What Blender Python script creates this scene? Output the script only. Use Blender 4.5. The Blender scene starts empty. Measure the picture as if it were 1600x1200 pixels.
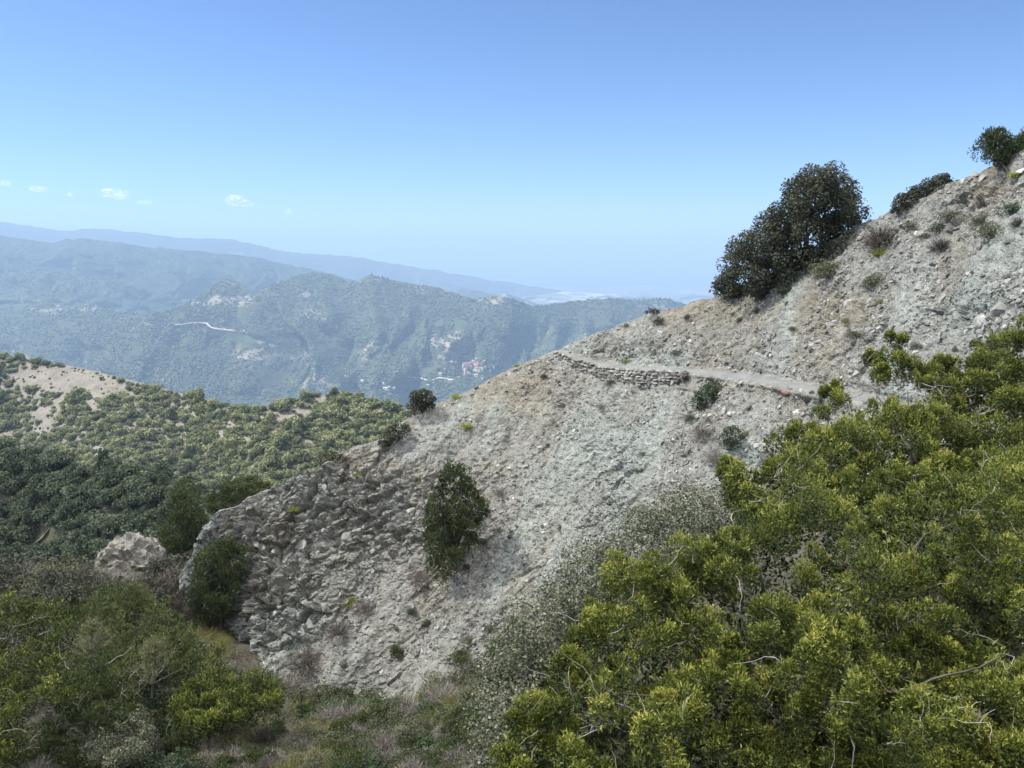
import bpy, bmesh, math, random
import numpy as np
from math import radians, sin, cos, tan, pi

# ------------------------------------------------------------------ camera, sky, sun, exposure
SC = bpy.context.scene
COL = SC.collection
FPX = 1203.0                       # focal length in pixels of the 1600 px wide photograph
PITCH = math.atan(208.0 / FPX)     # eye level lies 208 px above the picture's centre
cd = bpy.data.cameras.new('camera')
cd.sensor_width = 36.0
cd.lens = FPX / 1600.0 * 36.0
cd.clip_start = 0.05
cd.clip_end = 200000.0
cam = bpy.data.objects.new('camera', cd)
cam.rotation_euler = (pi / 2 - PITCH, 0, 0)
COL.objects.link(cam)
SC.camera = cam

SUN_AZ = radians(-84.0)            # from +Y (view direction), negative = left
SUN_EL = radians(54.0)
SUNV = np.array([sin(SUN_AZ) * cos(SUN_EL), cos(SUN_AZ) * cos(SUN_EL), sin(SUN_EL)])
world = bpy.data.worlds.new('World')
SC.world = world
world.use_nodes = True
wn = world.node_tree.nodes
wl = world.node_tree.links
bg = wn['Background']
sky = wn.new('ShaderNodeTexSky')
sky.sky_type = 'NISHITA'
sky.sun_disc = False
sky.sun_elevation = SUN_EL
sky.sun_rotation = SUN_AZ
sky.altitude = 3000.0
sky.air_density = 1.0
sky.dust_density = 1.8
sky.ozone_density = 9.0
wl.new(sky.outputs[0], bg.inputs[0])
bg.inputs[1].default_value = 0.069
sd = bpy.data.lights.new('sun', 'SUN')
sd.energy = 5.0
sd.angle = radians(1.5)
sd.color = (1.0, 0.95, 0.87)
sun = bpy.data.objects.new('sun', sd)
from mathutils import Vector, Matrix
sun.rotation_euler = Vector((-SUNV[0], -SUNV[1], -SUNV[2])).to_track_quat('-Z', 'Y').to_euler()
COL.objects.link(sun)
vs = SC.view_settings
vs.view_transform = 'Standard'
vs.look = 'None'
vs.gamma = 1.0
vs.use_curve_mapping = False
vs.exposure = 1.5
SC.cycles.use_denoising = True
SC.cycles.max_bounces = 8
SC.cycles.diffuse_bounces = 5
SC.cycles.transmission_bounces = 4
SC.cycles.transparent_max_bounces = 8
SC.cycles.volume_bounces = 0
SC.cycles.volume_max_steps = 64

# ------------------------------------------------------------------ helpers: projection, noise
SP, CP = sin(PITCH), cos(PITCH)
def kz(py):
    b = -(np.asarray(py, float) - 600.0) / FPX
    return (-SP + b * CP) / (CP + b * SP)
def kx(px, py):
    b = -(np.asarray(py, float) - 600.0) / FPX
    return ((np.asarray(px, float) - 800.0) / FPX) / (CP + b * SP)
def at(px, py, Y):
    """world point seen along a sight line at the forward distance Y"""
    px, py, Y = np.broadcast_arrays(np.asarray(px, float), np.asarray(py, float), np.asarray(Y, float))
    return np.stack([kx(px, py) * Y, Y, kz(py) * Y], -1)

def ihash(ix, iy, iz, seed):
    h = (ix.astype(np.int64) * 374761393 + iy.astype(np.int64) * 668265263 + iz.astype(np.int64) * 2147483647 + seed * 974634777) & 0xffffffff
    h = ((h ^ (h >> 13)) * 1274126177) & 0xffffffff
    h = ((h ^ (h >> 16)) * 2246822519) & 0xffffffff
    return (h ^ (h >> 15)) & 0xffffffff
def h01(ix, iy, iz, seed):
    return ihash(ix, iy, iz, seed) / 4294967295.0
def vnoise(P, seed=0):
    P = np.asarray(P, float)
    I = np.floor(P).astype(np.int64)
    f = P - I
    f = f * f * f * (f * (f * 6 - 15) + 10)
    r = 0
    for dx in (0, 1):
        wx = f[..., 0] if dx else 1 - f[..., 0]
        for dy in (0, 1):
            wy = f[..., 1] if dy else 1 - f[..., 1]
            for dz in (0, 1):
                wz = f[..., 2] if dz else 1 - f[..., 2]
                r = r + wx * wy * wz * h01(I[..., 0] + dx, I[..., 1] + dy, I[..., 2] + dz, seed)
    return r * 2 - 1
def fbm(P, octs=4, seed=0, gain=0.5, lac=2.03):
    r, a, t = 0, 1.0, 0.0
    P = np.asarray(P, float)
    for o in range(octs):
        r = r + a * vnoise(P, seed + o * 17)
        t += a
        a *= gain
        P = P * lac + 13.7
    return r / t
def facet(P, seed=0, jit=0.9):
    """blocky broken-rock relief: every Voronoi cell is a tilted plane"""
    I = np.floor(P).astype(np.int64)
    best = np.full(P.shape[:-1], 1e9)
    second = np.full(P.shape[:-1], 1e9)
    val = np.zeros(P.shape[:-1])
    for dx in (-1, 0, 1):
        for dy in (-1, 0, 1):
            for dz in (-1, 0, 1):
                ix, iy, iz = I[..., 0] + dx, I[..., 1] + dy, I[..., 2] + dz
                c = np.stack([ix + 0.5 + jit * (h01(ix, iy, iz, seed + 1) - .5), iy + 0.5 + jit * (h01(ix, iy, iz, seed + 2) - .5), iz + 0.5 + jit * (h01(ix, iy, iz, seed + 3) - .5)], -1)
                d = P - c
                q = (d * d).sum(-1)
                g = np.stack([h01(ix, iy, iz, seed + 5), h01(ix, iy, iz, seed + 6), h01(ix, iy, iz, seed + 7)], -1) * 2 - 1
                v = (h01(ix, iy, iz, seed + 4) * 2 - 1) * 0.7 + (d * g).sum(-1) * 1.1
                m = q < best
                second = np.where(m, best, np.minimum(second, q))
                val = np.where(m, v, val)
                best = np.where(m, q, best)
    return val, np.sqrt(second) - np.sqrt(best)
def sstep(a, b, x):
    t = np.clip((np.asarray(x, float) - a) / (b - a), 0, 1)
    return t * t * (3 - 2 * t)
def blob(px, py, cx, cy, rx, ry):
    return np.exp(-(((px - cx) / rx) ** 2 + ((py - cy) / ry) ** 2))
def nrm(v):
    return v / np.maximum(np.linalg.norm(v, axis=-1, keepdims=True), 1e-9)
def poly_in(px, py, poly):
    px, py = np.asarray(px, float), np.asarray(py, float)
    c = np.zeros(px.shape, bool)
    n = len(poly)
    j = n - 1
    for i in range(n):
        xi, yi = poly[i]
        xj, yj = poly[j]
        if yi != yj:
            c ^= ((yi > py) != (yj > py)) & (px < (xj - xi) * (py - yi) / (yj - yi) + xi)
        j = i
    return c

# ------------------------------------------------------------------ helpers: meshes, objects
def mesh_np(name, V, F, mats=(), attrs=None, smooth=False, fmat=None):
    V = np.ascontiguousarray(np.asarray(V, np.float32).reshape(-1, 3))
    F = np.ascontiguousarray(np.asarray(F, np.int32))
    m = bpy.data.meshes.new(name)
    nf, k = F.shape
    m.vertices.add(len(V))
    m.vertices.foreach_set('co', V.ravel())
    m.loops.add(nf * k)
    m.loops.foreach_set('vertex_index', F.ravel())
    m.polygons.add(nf)
    m.polygons.foreach_set('loop_start', np.arange(0, nf * k, k, dtype=np.int32))
    m.polygons.foreach_set('loop_total', np.full(nf, k, np.int32))
    if fmat is not None:
        m.polygons.foreach_set('material_index', np.asarray(fmat, np.int32))
    m.polygons.foreach_set('use_smooth', np.full(nf, bool(smooth)))
    for mt in mats:
        m.materials.append(mt)
    if attrs:
        for an, av in attrs.items():
            a = m.attributes.new(an, 'FLOAT', 'POINT')
            a.data.foreach_set('value', np.asarray(av, np.float32).ravel())
    m.update(calc_edges=True)
    return m
def obj(name, mesh, parent=None, loc=(0, 0, 0), rot=(0, 0, 0), scale=(1, 1, 1)):
    o = bpy.data.objects.new(name, mesh)
    COL.objects.link(o)
    o.location = loc
    o.rotation_euler = rot
    o.scale = scale if hasattr(scale, '__len__') else (scale,) * 3
    if parent is not None:
        o.parent = parent
    return o
def tag(o, label=None, cat=None, group=None, kind=None):
    if label: o['label'] = label
    if cat: o['category'] = cat
    if group: o['group'] = group
    if kind: o['kind'] = kind
    return o
def thing(name, label, cat, loc=(0, 0, 0), group=None, rot=(0, 0, 0), scale=1.0):
    o = obj(name, None, None, tuple(float(v) for v in loc), rot, scale)
    return tag(o, label, cat, group)
class Geo:
    """collects quads (or triangles) with a tint value per vertex"""
    def __init__(s):
        s.V, s.F, s.T, s.n = [], [], [], 0
    def add(s, V, F, T=0.5):
        V = np.asarray(V, float).reshape(-1, 3)
        s.V.append(V)
        s.F.append(np.asarray(F, np.int64) + s.n)
        s.T.append(np.broadcast_to(np.asarray(T, float), (len(V),)))
        s.n += len(V)
    def mesh(s, name, mats, smooth=False, offset=None):
        V = np.concatenate(s.V)
        if offset is not None:
            V = V - np.asarray(offset)
        return mesh_np(name, V, np.concatenate(s.F), mats, {'tint': np.concatenate(s.T)}, smooth)
def quads4(A, B, C, D):
    n = len(A)
    V = np.stack([A, B, C, D], 1).reshape(-1, 3)
    F = np.arange(n * 4).reshape(-1, 4)
    return V, F
def leaves(g, C, N, size, rng, tint, asp=0.55):
    """kite-shaped leaf faces at C facing N"""
    n = len(C)
    t = nrm(np.cross(N, rng.normal(size=(n, 3))))
    b = np.cross(N, t)
    s = (size * rng.uniform(0.7, 1.3, n))[:, None]
    fold = nrm(N) * s * 0.18
    V, F = quads4(C - t * s * .5, C + b * s * asp * .5 + fold, C + t * s * .5, C - b * s * asp * .5 + fold)
    g.add(V, F, np.repeat(tint, 4))
def spikes(g, B, D, L, W, rng, tint):
    n = len(B)
    D = nrm(D)
    s = nrm(np.cross(D, rng.normal(size=(n, 3))))
    L = np.broadcast_to(L, (n,))[:, None]
    W = np.broadcast_to(W, (n,))[:, None]
    M = B + D * L * 0.15
    V = np.stack([M + s * W * .55, B + D * L, M - s * W * .55], 1).reshape(-1, 3)
    g.add(V, np.arange(n * 3).reshape(-1, 3), np.repeat(tint, 3))
def sprigs(g, B, D, L, W, rng, tint, side=2, spread=0.6):
    spikes(g, B, D, L, W, rng, tint)
    for q in range(side):
        d = nrm(nrm(D) + rng.normal(size=D.shape) * spread)
        spikes(g, B + nrm(D) * np.broadcast_to(L, (len(B),))[:, None] * rng.uniform(0.1, 0.6, (len(B), 1)), d, np.asarray(L) * rng.uniform(.5, .8), W, rng, np.clip(tint + rng.normal(size=len(B)) * .08, 0, 1))
def tube(g, pts, r0, r1, sides=4, tint=0.5):
    pts = np.asarray(pts, float)
    n = len(pts)
    T = nrm(np.gradient(pts, axis=0))
    up = np.array([0.31, 0.17, 0.93])
    S = nrm(np.cross(T, up))
    U = np.cross(S, T)
    r = np.linspace(r0, r1, n)[:, None, None]
    a = np.arange(sides) * 2 * pi / sides
    ring = pts[:, None] + r * (np.cos(a)[None, :, None] * S[:, None] + np.sin(a)[None, :, None] * U[:, None])
    V = ring.reshape(-1, 3)
    i = np.arange(n - 1)[:, None] * sides
    j = np.arange(sides)[None]
    j2 = (j + 1) % sides
    F = np.stack([i + j, i + j2, i + sides + j2, i + sides + j], -1).reshape(-1, 4)
    g.add(V, F, tint)
def curve(p0, d, L, n, rng, wob=0.3, grav=0.0):
    pts = [np.asarray(p0, float)]
    d = nrm(np.asarray(d, float))
    for i in range(n):
        d = nrm(d + rng.normal(size=3) * wob + np.array([0, 0, grav]))
        pts.append(pts[-1] + d * L / n)
    return np.array(pts)
def sphere_dirs(n, rng, up=0.0):
    d = rng.normal(size=(n, 3))
    d[:, 2] += up
    return nrm(d)

# ------------------------------------------------------------------ materials
def newmat(name):
    m = bpy.data.materials.new(name)
    m.use_nodes = True
    nt = m.node_tree
    for nd in list(nt.nodes):
        if nd.type not in ('OUTPUT_MATERIAL',):
            nt.nodes.remove(nd)
    out = [n for n in nt.nodes if n.type == 'OUTPUT_MATERIAL'][0]
    return m, nt, out
def L(nt, a, b):
    nt.links.new(a, b)
def N(nt, t, **kw):
    nd = nt.nodes.new(t)
    for k, v in kw.items():
        setattr(nd, k, v)
    return nd
def ramp(nt, src, stops):
    r = N(nt, 'ShaderNodeValToRGB')
    el = r.color_ramp.elements
    while len(el) < len(stops):
        el.new(0.5)
    for e, (p, c) in zip(el, stops):
        e.position = p
        e.color = (*c, 1)
    L(nt, src, r.inputs[0])
    return r.outputs[0]
def mixc(nt, f, a, b, mode='MIX'):
    m = N(nt, 'ShaderNodeMix', data_type='RGBA', blend_type=mode)
    for s, v in ((m.inputs[0], f), (m.inputs[6], a), (m.inputs[7], b)):
        if hasattr(v, 'is_linked'):
            L(nt, v, s)
        elif isinstance(v, (int, float)):
            s.default_value = v
        else:
            s.default_value = (*v, 1)
    return m.outputs[2]
def noise(nt, scale, detail=4, rough=0.55, vec=None):
    nd = N(nt, 'ShaderNodeTexNoise')
    nd.inputs['Scale'].default_value = scale
    nd.inputs['Detail'].default_value = detail
    nd.inputs['Roughness'].default_value = rough
    if vec is not None:
        L(nt, vec, nd.inputs['Vector'])
    return nd.outputs[0]
def wpos(nt):
    return N(nt, 'ShaderNodeNewGeometry').outputs['Position']
def attr(nt, name):
    return N(nt, 'ShaderNodeAttribute', attribute_name=name).outputs['Fac']
def math2(nt, op, a, b):
    m = N(nt, 'ShaderNodeMath', operation=op)
    for s, v in ((m.inputs[0], a), (m.inputs[1], b)):
        if hasattr(v, 'is_linked'):
            L(nt, v, s)
        else:
            s.default_value = v
    return m.outputs[0]
def bump(nt, h, strength, dist):
    b = N(nt, 'ShaderNodeBump')
    b.inputs['Strength'].default_value = strength
    b.inputs['Distance'].default_value = dist
    L(nt, h, b.inputs['Height'])
    return b.outputs[0]
def princ(nt, out, col, rough=0.9, normal=None, spec=0.2):
    p = N(nt, 'ShaderNodeBsdfPrincipled')
    if hasattr(col, 'is_linked'):
        L(nt, col, p.inputs['Base Color'])
    else:
        p.inputs['Base Color'].default_value = (*col, 1)
    p.inputs['Roughness'].default_value = rough
    p.inputs['Specular IOR Level'].default_value = spec
    if normal is not None:
        L(nt, normal, p.inputs['Normal'])
    L(nt, p.outputs[0], out.inputs[0])
    return p
def foliage(name, stops, transl=0.25, rough=0.6, objvar=0.0, spec=0.25):
    m, nt, out = newmat(name)
    t = attr(nt, 'tint')
    if objvar:
        oi = N(nt, 'ShaderNodeObjectInfo')
        t = math2(nt, 'ADD', t, math2(nt, 'MULTIPLY', math2(nt, 'SUBTRACT', oi.outputs['Random'], 0.5), objvar))
    c = ramp(nt, t, stops)
    p = princ(nt, out, c, rough, None, spec)
    tr = N(nt, 'ShaderNodeBsdfTranslucent')
    L(nt, c, tr.inputs[0])
    mx = N(nt, 'ShaderNodeMixShader')
    mx.inputs[0].default_value = transl
    L(nt, p.outputs[0], mx.inputs[1])
    L(nt, tr.outputs[0], mx.inputs[2])
    L(nt, mx.outputs[0], out.inputs[0])
    return m
def bark(name, a, b, scale=8):
    m, nt, out = newmat(name)
    ps = wpos(nt)
    mp = N(nt, 'ShaderNodeMapping')
    mp.inputs['Scale'].default_value = (1, 1, 0.25)
    L(nt, ps, mp.inputs[0])
    n = noise(nt, scale, 6, 0.7, mp.outputs[0])
    princ(nt, out, ramp(nt, n, [(0.3, a), (0.7, b)]), 0.9, bump(nt, n, 0.8, 0.05))
    return m
def stone_mat(name, stops, scale=6.0, objvar=True):
    m, nt, out = newmat(name)
    n = noise(nt, scale, 5, 0.65, wpos(nt))
    if objvar:
        oi = N(nt, 'ShaderNodeObjectInfo')
        v = oi.outputs['Random']
    else:
        v = attr(nt, 'tint')
    base = ramp(nt, v, stops)
    c = mixc(nt, 1.0, base, ramp(nt, n, [(0.25, (0.62, 0.62, 0.62)), (0.75, (1.25, 1.25, 1.22))]), 'MULTIPLY')
    princ(nt, out, c, 0.9, bump(nt, n, 0.5, 0.04))
    return m
STONE_STOPS = [(0.0, (0.08, 0.078, 0.07)), (0.25, (0.165, 0.162, 0.147)), (0.55, (0.265, 0.265, 0.243)), (0.85, (0.37, 0.368, 0.338)), (1.0, (0.50, 0.495, 0.455))]
M_stone = stone_mat('stone', STONE_STOPS)
M_scree = stone_mat('scree', STONE_STOPS, 7.0, False)
M_wall = stone_mat('wall_stone', [(0, (0.12, 0.115, 0.10)), (0.5, (0.24, 0.23, 0.205)), (1, (0.38, 0.37, 0.33))], 7)
M_redstone = stone_mat('red_stone', [(0, (0.20, 0.13, 0.10)), (1, (0.23, 0.15, 0.115))])

def hillside_mat():
    m, nt, out = newmat('bare_hillside')
    ps = wpos(nt)
    n1 = noise(nt, 0.35, 6, 0.6, ps)
    n2 = noise(nt, 2.2, 7, 0.7, ps)
    n3 = noise(nt, 14.0, 5, 0.75, ps)
    grey = ramp(nt, n2, [(0.28, (0.15, 0.147, 0.132)), (0.5, (0.28, 0.28, 0.255)), (0.72, (0.43, 0.43, 0.40))])
    warm = ramp(nt, n2, [(0.28, (0.135, 0.112, 0.078)), (0.5, (0.27, 0.233, 0.17)), (0.72, (0.41, 0.365, 0.28))])
    green = ramp(nt, n2, [(0.28, (0.18, 0.197, 0.178)), (0.5, (0.315, 0.342, 0.31)), (0.72, (0.46, 0.495, 0.455))])
    c = mixc(nt, ramp(nt, n1, [(0.5, (0, 0, 0)), (0.68, (0.4, 0.4, 0.4))]), grey, warm)
    c = mixc(nt, attr(nt, 'warm'), c, warm)
    c = mixc(nt, attr(nt, 'green'), c, green)
    c = mixc(nt, 1.0, c, ramp(nt, n3, [(0.3, (0.36, 0.36, 0.36)), (0.5, (0.83, 0.835, 0.825)), (0.7, (1.24, 1.25, 1.23))]), 'MULTIPLY')
    h = math2(nt, 'ADD', math2(nt, 'MULTIPLY', n2, 0.35), math2(nt, 'MULTIPLY', n3, 0.65))
    princ(nt, out, c, 0.95, bump(nt, h, 1.0, 0.09), 0.1)
    return m
M_hill = hillside_mat()
def ground_mat(name, a, b, c, s1=0.5, s2=6.0, bd=0.1):
    m, nt, out = newmat(name)
    ps = wpos(nt)
    n1, n2 = noise(nt, s1, 5, 0.6, ps), noise(nt, s2, 6, 0.7, ps)
    col = mixc(nt, ramp(nt, n1, [(0.4, (0, 0, 0)), (0.62, (1, 1, 1))]), a, b)
    col = mixc(nt, ramp(nt, n2, [(0.45, (0, 0, 0)), (0.75, (0.8, 0.8, 0.8))]), col, c)
    col = mixc(nt, attr(nt, 'litter'), col, (0.030, 0.025, 0.018))
    princ(nt, out, col, 0.95, bump(nt, n2, 0.7, bd), 0.1)
    return m
M_ground = ground_mat('gully_ground', (0.045, 0.041, 0.030), (0.085, 0.077, 0.058), (0.19, 0.18, 0.155))
M_path = ground_mat('path_gravel', (0.165, 0.172, 0.163), (0.22, 0.227, 0.216), (0.285, 0.291, 0.277), 0.6, 12.0, 0.03)
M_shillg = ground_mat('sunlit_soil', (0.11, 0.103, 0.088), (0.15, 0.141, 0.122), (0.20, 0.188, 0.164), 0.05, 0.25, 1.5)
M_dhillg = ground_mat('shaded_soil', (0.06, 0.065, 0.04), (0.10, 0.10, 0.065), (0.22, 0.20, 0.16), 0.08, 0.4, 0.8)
def forest_mat(name, dark, mid, soil, s1, s2, s3, soil_lo=0.60, bd=8.0):
    m, nt, out = newmat(name)
    ps = wpos(nt)
    n1, n2, n3 = noise(nt, s1, 5, 0.6, ps), noise(nt, s2, 5, 0.65, ps), noise(nt, s3, 3, 0.6, ps)
    col = mixc(nt, ramp(nt, n2, [(0.35, (0, 0, 0)), (0.65, (1, 1, 1))]), dark, mid)
    f = math2(nt, 'ADD', math2(nt, 'MULTIPLY', n1, 0.6), math2(nt, 'MULTIPLY', n3, 0.4))
    f = math2(nt, 'ADD', f, math2(nt, 'MULTIPLY', attr(nt, 'bare'), 0.35))
    col = mixc(nt, ramp(nt, f, [(soil_lo, (0, 0, 0)), (soil_lo + 0.06, (1, 1, 1))]), col, soil)
    princ(nt, out, col, 0.95, bump(nt, n3, 1.0, bd), 0.05)
    return m
M_forest = forest_mat('forest_floor', (0.035, 0.05, 0.025), (0.07, 0.08, 0.045), (0.24, 0.21, 0.155), 0.004, 0.012, 0.07, 0.57)
M_far = forest_mat('far_forest', (0.022, 0.034, 0.02), (0.05, 0.06, 0.036), (0.24, 0.21, 0.16), 0.003, 0.006, 0.025, 0.60, 30)
M_plain = forest_mat('coastal_plain', (0.11, 0.12, 0.08), (0.20, 0.185, 0.14), (0.50, 0.46, 0.39), 0.0007, 0.002, 0.005, 0.56, 1)
m, nt, out = newmat('sea_water')
princ(nt, out, (0.02, 0.07, 0.14), 0.25, None, 0.5)
M_sea = m
M_road = ground_mat('dirt_road', (0.42, 0.35, 0.25), (0.50, 0.42, 0.31), (0.55, 0.47, 0.36), 0.02, 0.1, 0.1)

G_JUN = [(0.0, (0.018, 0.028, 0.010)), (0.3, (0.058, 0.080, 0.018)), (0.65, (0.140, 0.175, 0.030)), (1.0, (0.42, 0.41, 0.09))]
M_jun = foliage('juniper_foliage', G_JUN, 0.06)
M_jun2 = foliage('juniper_green', [(0.0, (0.026, 0.040, 0.015)), (0.5, (0.072, 0.095, 0.032)), (1.0, (0.15, 0.17, 0.055))], 0.2, objvar=0.2)
M_oak = foliage('oak_leaves', [(0.0, (0.030, 0.035, 0.021)), (0.5, (0.064, 0.070, 0.042)), (1.0, (0.115, 0.118, 0.075))], 0.15)
M_goak = foliage('golden_oak_leaves', [(0.0, (0.035, 0.045, 0.026)), (0.45, (0.10, 0.115, 0.070)), (0.8, (0.21, 0.215, 0.14)), (1.0, (0.36, 0.35, 0.25))], 0.2)
M_scrub = foliage('scrub_leaves', [(0.0, (0.045, 0.055, 0.030)), (0.5, (0.105, 0.115, 0.062)), (1.0, (0.20, 0.205, 0.125))], 0.25, objvar=0.5)
M_heath = foliage('bare_twigs', [(0.0, (0.09, 0.078, 0.068)), (0.5, (0.185, 0.165, 0.145)), (1.0, (0.33, 0.305, 0.27))], 0.1, objvar=0.4)
M_brown = foliage('brown_twigs', [(0.0, (0.048, 0.040, 0.032)), (0.5, (0.098, 0.084, 0.068)), (1.0, (0.17, 0.15, 0.122))], 0.1, objvar=0.4)
M_bush = foliage('bush_leaves', [(0.0, (0.025, 0.045, 0.022)), (0.5, (0.060, 0.095, 0.045)), (1.0, (0.12, 0.155, 0.075))], 0.25)
M_spurge = foliage('spurge', [(0.0, (0.14, 0.17, 0.02)), (1.0, (0.42, 0.44, 0.06))], 0.3)
M_grass = foliage('grass_blades', [(0.0, (0.10, 0.12, 0.03)), (0.6, (0.20, 0.20, 0.07)), (1.0, (0.34, 0.30, 0.16))], 0.3)
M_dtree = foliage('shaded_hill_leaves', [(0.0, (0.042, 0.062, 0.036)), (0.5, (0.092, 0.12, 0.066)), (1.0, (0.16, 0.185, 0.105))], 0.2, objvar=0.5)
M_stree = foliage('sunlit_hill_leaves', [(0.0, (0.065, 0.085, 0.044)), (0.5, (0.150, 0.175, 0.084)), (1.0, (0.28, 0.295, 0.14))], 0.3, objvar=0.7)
M_ftree = foliage('far_tree_leaves', [(0.0, (0.030, 0.045, 0.022)), (0.5, (0.055, 0.075, 0.035)), (1.0, (0.12, 0.125, 0.06))], 0.0)
M_pale = foliage('pale_willow', [(0.0, (0.10, 0.11, 0.04)), (1.0, (0.25, 0.26, 0.11))], 0.3)
M_bark = bark('grey_bark', (0.05, 0.042, 0.036), (0.17, 0.15, 0.13), 5)
M_dbark = bark('dark_bark', (0.026, 0.024, 0.021), (0.08, 0.073, 0.064), 6)
M_twig = bark('dead_wood', (0.24, 0.22, 0.20), (0.46, 0.43, 0.39), 4)
m, nt, out = newmat('juniper_berry')
princ(nt, out, (0.42, 0.46, 0.50), 0.6)
M_berry = m

# ------------------------------------------------------------------ sloping surfaces built from a crest line
class Loft:
    """A slope below a crest line. Every column runs down from its crest point with a
    chosen steepness, so the crest, slope and foot all have their true distance."""
    def __init__(s, ridge, bottom, slope, nx, ny, px0, px1, smooth=0, shear=None, sub=1):
        ridge = np.array(ridge, float)
        bottom = np.array(bottom, float)
        c = np.linspace(px0, px1, nx)
        ry, rY = np.interp(c, ridge[:, 0], ridge[:, 1]), np.interp(c, ridge[:, 0], ridge[:, 2])
        by = np.interp(c, bottom[:, 0], bottom[:, 1])
        if smooth:
            k = np.exp(-np.linspace(-2, 2, 2 * smooth + 1) ** 2)
            k /= k.sum()
            sm = lambda a: np.convolve(np.pad(a, smooth, 'reflect', reflect_type='odd'), k, 'valid')
            ry, rY, by = sm(ry), sm(rY), sm(by)
        s.px0, s.px1, s.nx, s.ny, s.ry, s.by = px0, px1, nx, ny, ry, by
        t = np.linspace(0, 1, ny)[:, None]
        s.PY = ry + (by - ry) * t
        s.PX = np.broadcast_to(c, s.PY.shape).copy()
        if shear is not None:
            s.PX = s.PX + shear(s.PX, t)
        Y = np.empty(s.PY.shape)
        Y[0] = rY
        Z = kz(s.PY[0]) * rY
        for i in range(1, ny):
            yc = Y[i - 1]
            for w in range(1, sub + 1):
                pyw = s.PY[i - 1] + (s.PY[i] - s.PY[i - 1]) * w / sub
                pxw = s.PX[i - 1] + (s.PX[i] - s.PX[i - 1]) * w / sub
                k = kz(pyw)
                sl = slope(pxw, pyw)
                y2 = (Z - sl * yc) / (k - sl)
                yc = np.where((k - sl) > -0.02, yc, np.minimum(y2, yc))
                Z = k * yc
            Y[i] = yc
        if sub > 1:
            kk = np.array([1, 2, 3, 4, 3, 2, 1.0])
            kk /= kk.sum()
            Y = np.stack([np.convolve(np.pad(r_, 3, 'edge'), kk, 'valid') for r_ in Y])
        s.P = np.stack([kx(s.PX, s.PY) * Y, Y, kz(s.PY) * Y], -1)
    def at(s, px, py):
        px, py = np.asarray(px, float), np.asarray(py, float)
        u = np.clip((px - s.px0) / (s.px1 - s.px0) * (s.nx - 1), 0, s.nx - 1.001)
        j = u.astype(int)
        f = u - j
        ry = s.ry[j] * (1 - f) + s.ry[j + 1] * f
        by = s.by[j] * (1 - f) + s.by[j + 1] * f
        v = np.clip((py - ry) / (by - ry) * (s.ny - 1), 0, s.ny - 1.001)
        i = v.astype(int)
        g = (v - i)[..., None]
        f = f[..., None]
        P = s.P
        return (P[i, j] * (1 - f) + P[i, j + 1] * f) * (1 - g) + (P[i + 1, j] * (1 - f) + P[i + 1, j + 1] * f) * g
    def normals(s):
        du = np.gradient(s.P, axis=1)
        dv = np.gradient(s.P, axis=0)
        n = nrm(np.cross(du, -dv))
        return n
    def back(s, drops, dirv):
        """rows behind the crest: (distance, drop) pairs"""
        dirv = np.asarray(dirv, float)
        rows = [s.P[0] + dirv * d - np.array([0, 0, 1.0]) * h for d, h in drops]
        return np.stack(rows[::-1])
def grid_faces(ny, nx):
    i = np.arange(ny - 1)[:, None] * nx
    j = np.arange(nx - 1)[None]
    return np.stack([i + j, i + nx + j, i + nx + j + 1, i + j + 1], -1).reshape(-1, 4)
RNG = np.random.default_rng(11)

# ------------------------------------------------------------------ sea, coastal plain, far ranges
def sheet(name, pts, mat, kind='structure'):
    m = bpy.data.meshes.new(name)
    m.from_pydata([tuple(p) for p in pts], [], [list(range(len(pts)))])
    m.materials.append(mat)
    o = obj(name, m)
    return tag(o, kind=kind)
sheet('coastal_plain', [(-62000, -9000, -906), (62000, -9000, -906), (62000, 44000, -906), (-62000, 44000, -906)], M_plain)
r = np.random.default_rng(5)
coast = [(x, 20300 + 900 * float(fbm([[x / 4500.0, 0.3, 0]], 4, 3)[0]) + (2600 if x < 500 else 0) * min(1, (500 - x) / 3000 if x < 500 else 0), -900) for x in np.linspace(-62000, 62000, 400)]
sheet('sea', coast + [(62000, 43500, -900), (-62000, 43500, -900)], M_sea)

def range_hill(name, ridge, bottom, slope, nx, ny, px0, px1, mat, relief, rscale, top_rough, seed, back=3000, bare=None, smooth=1):
    lf = Loft(ridge, bottom, lambda a, b: slope + 0 * a, nx, ny, px0, px1, smooth)
    t = np.linspace(0, 1, ny)[:, None]
    q = np.stack([lf.PX / rscale[0], lf.PY / rscale[1], np.zeros_like(lf.PX)], -1)
    w = fbm(q * 0.7 + 5, 3, seed + 9)
    q[..., 0] += w * 0.9
    rd = 1 - np.abs(fbm(q, 4, seed, 0.42)) * 2.4
    lf.P[..., 1] -= relief * (rd - 0.5) * sstep(0.0, 0.35, t)
    lf.P[..., 0] += relief * 0.5 * fbm(q + 31, 3, seed + 3) * sstep(0.0, 0.4, t)
    lf.P[..., 2] += top_rough * fbm(np.stack([lf.PX / 14, lf.PY / 14, 0 * lf.PX], -1), 4, seed + 21, 0.6)
    bk = lf.back([(back * f, back * f * 0.35 + back * 0.02) for f in (0.04, 0.25, 1.0)], (0, 1, 0))
    P = np.concatenate([bk, lf.P])
    ba = np.zeros(P.shape[:2])
    if bare is not None:
        ba[3:] = bare(lf.PX, lf.PY)
    me = mesh_np(name, P, grid_faces(*P.shape[:2]), [mat], {'bare': ba}, True)
    o = obj(name, me)
    tag(o, kind='structure')
    return lf
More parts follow.
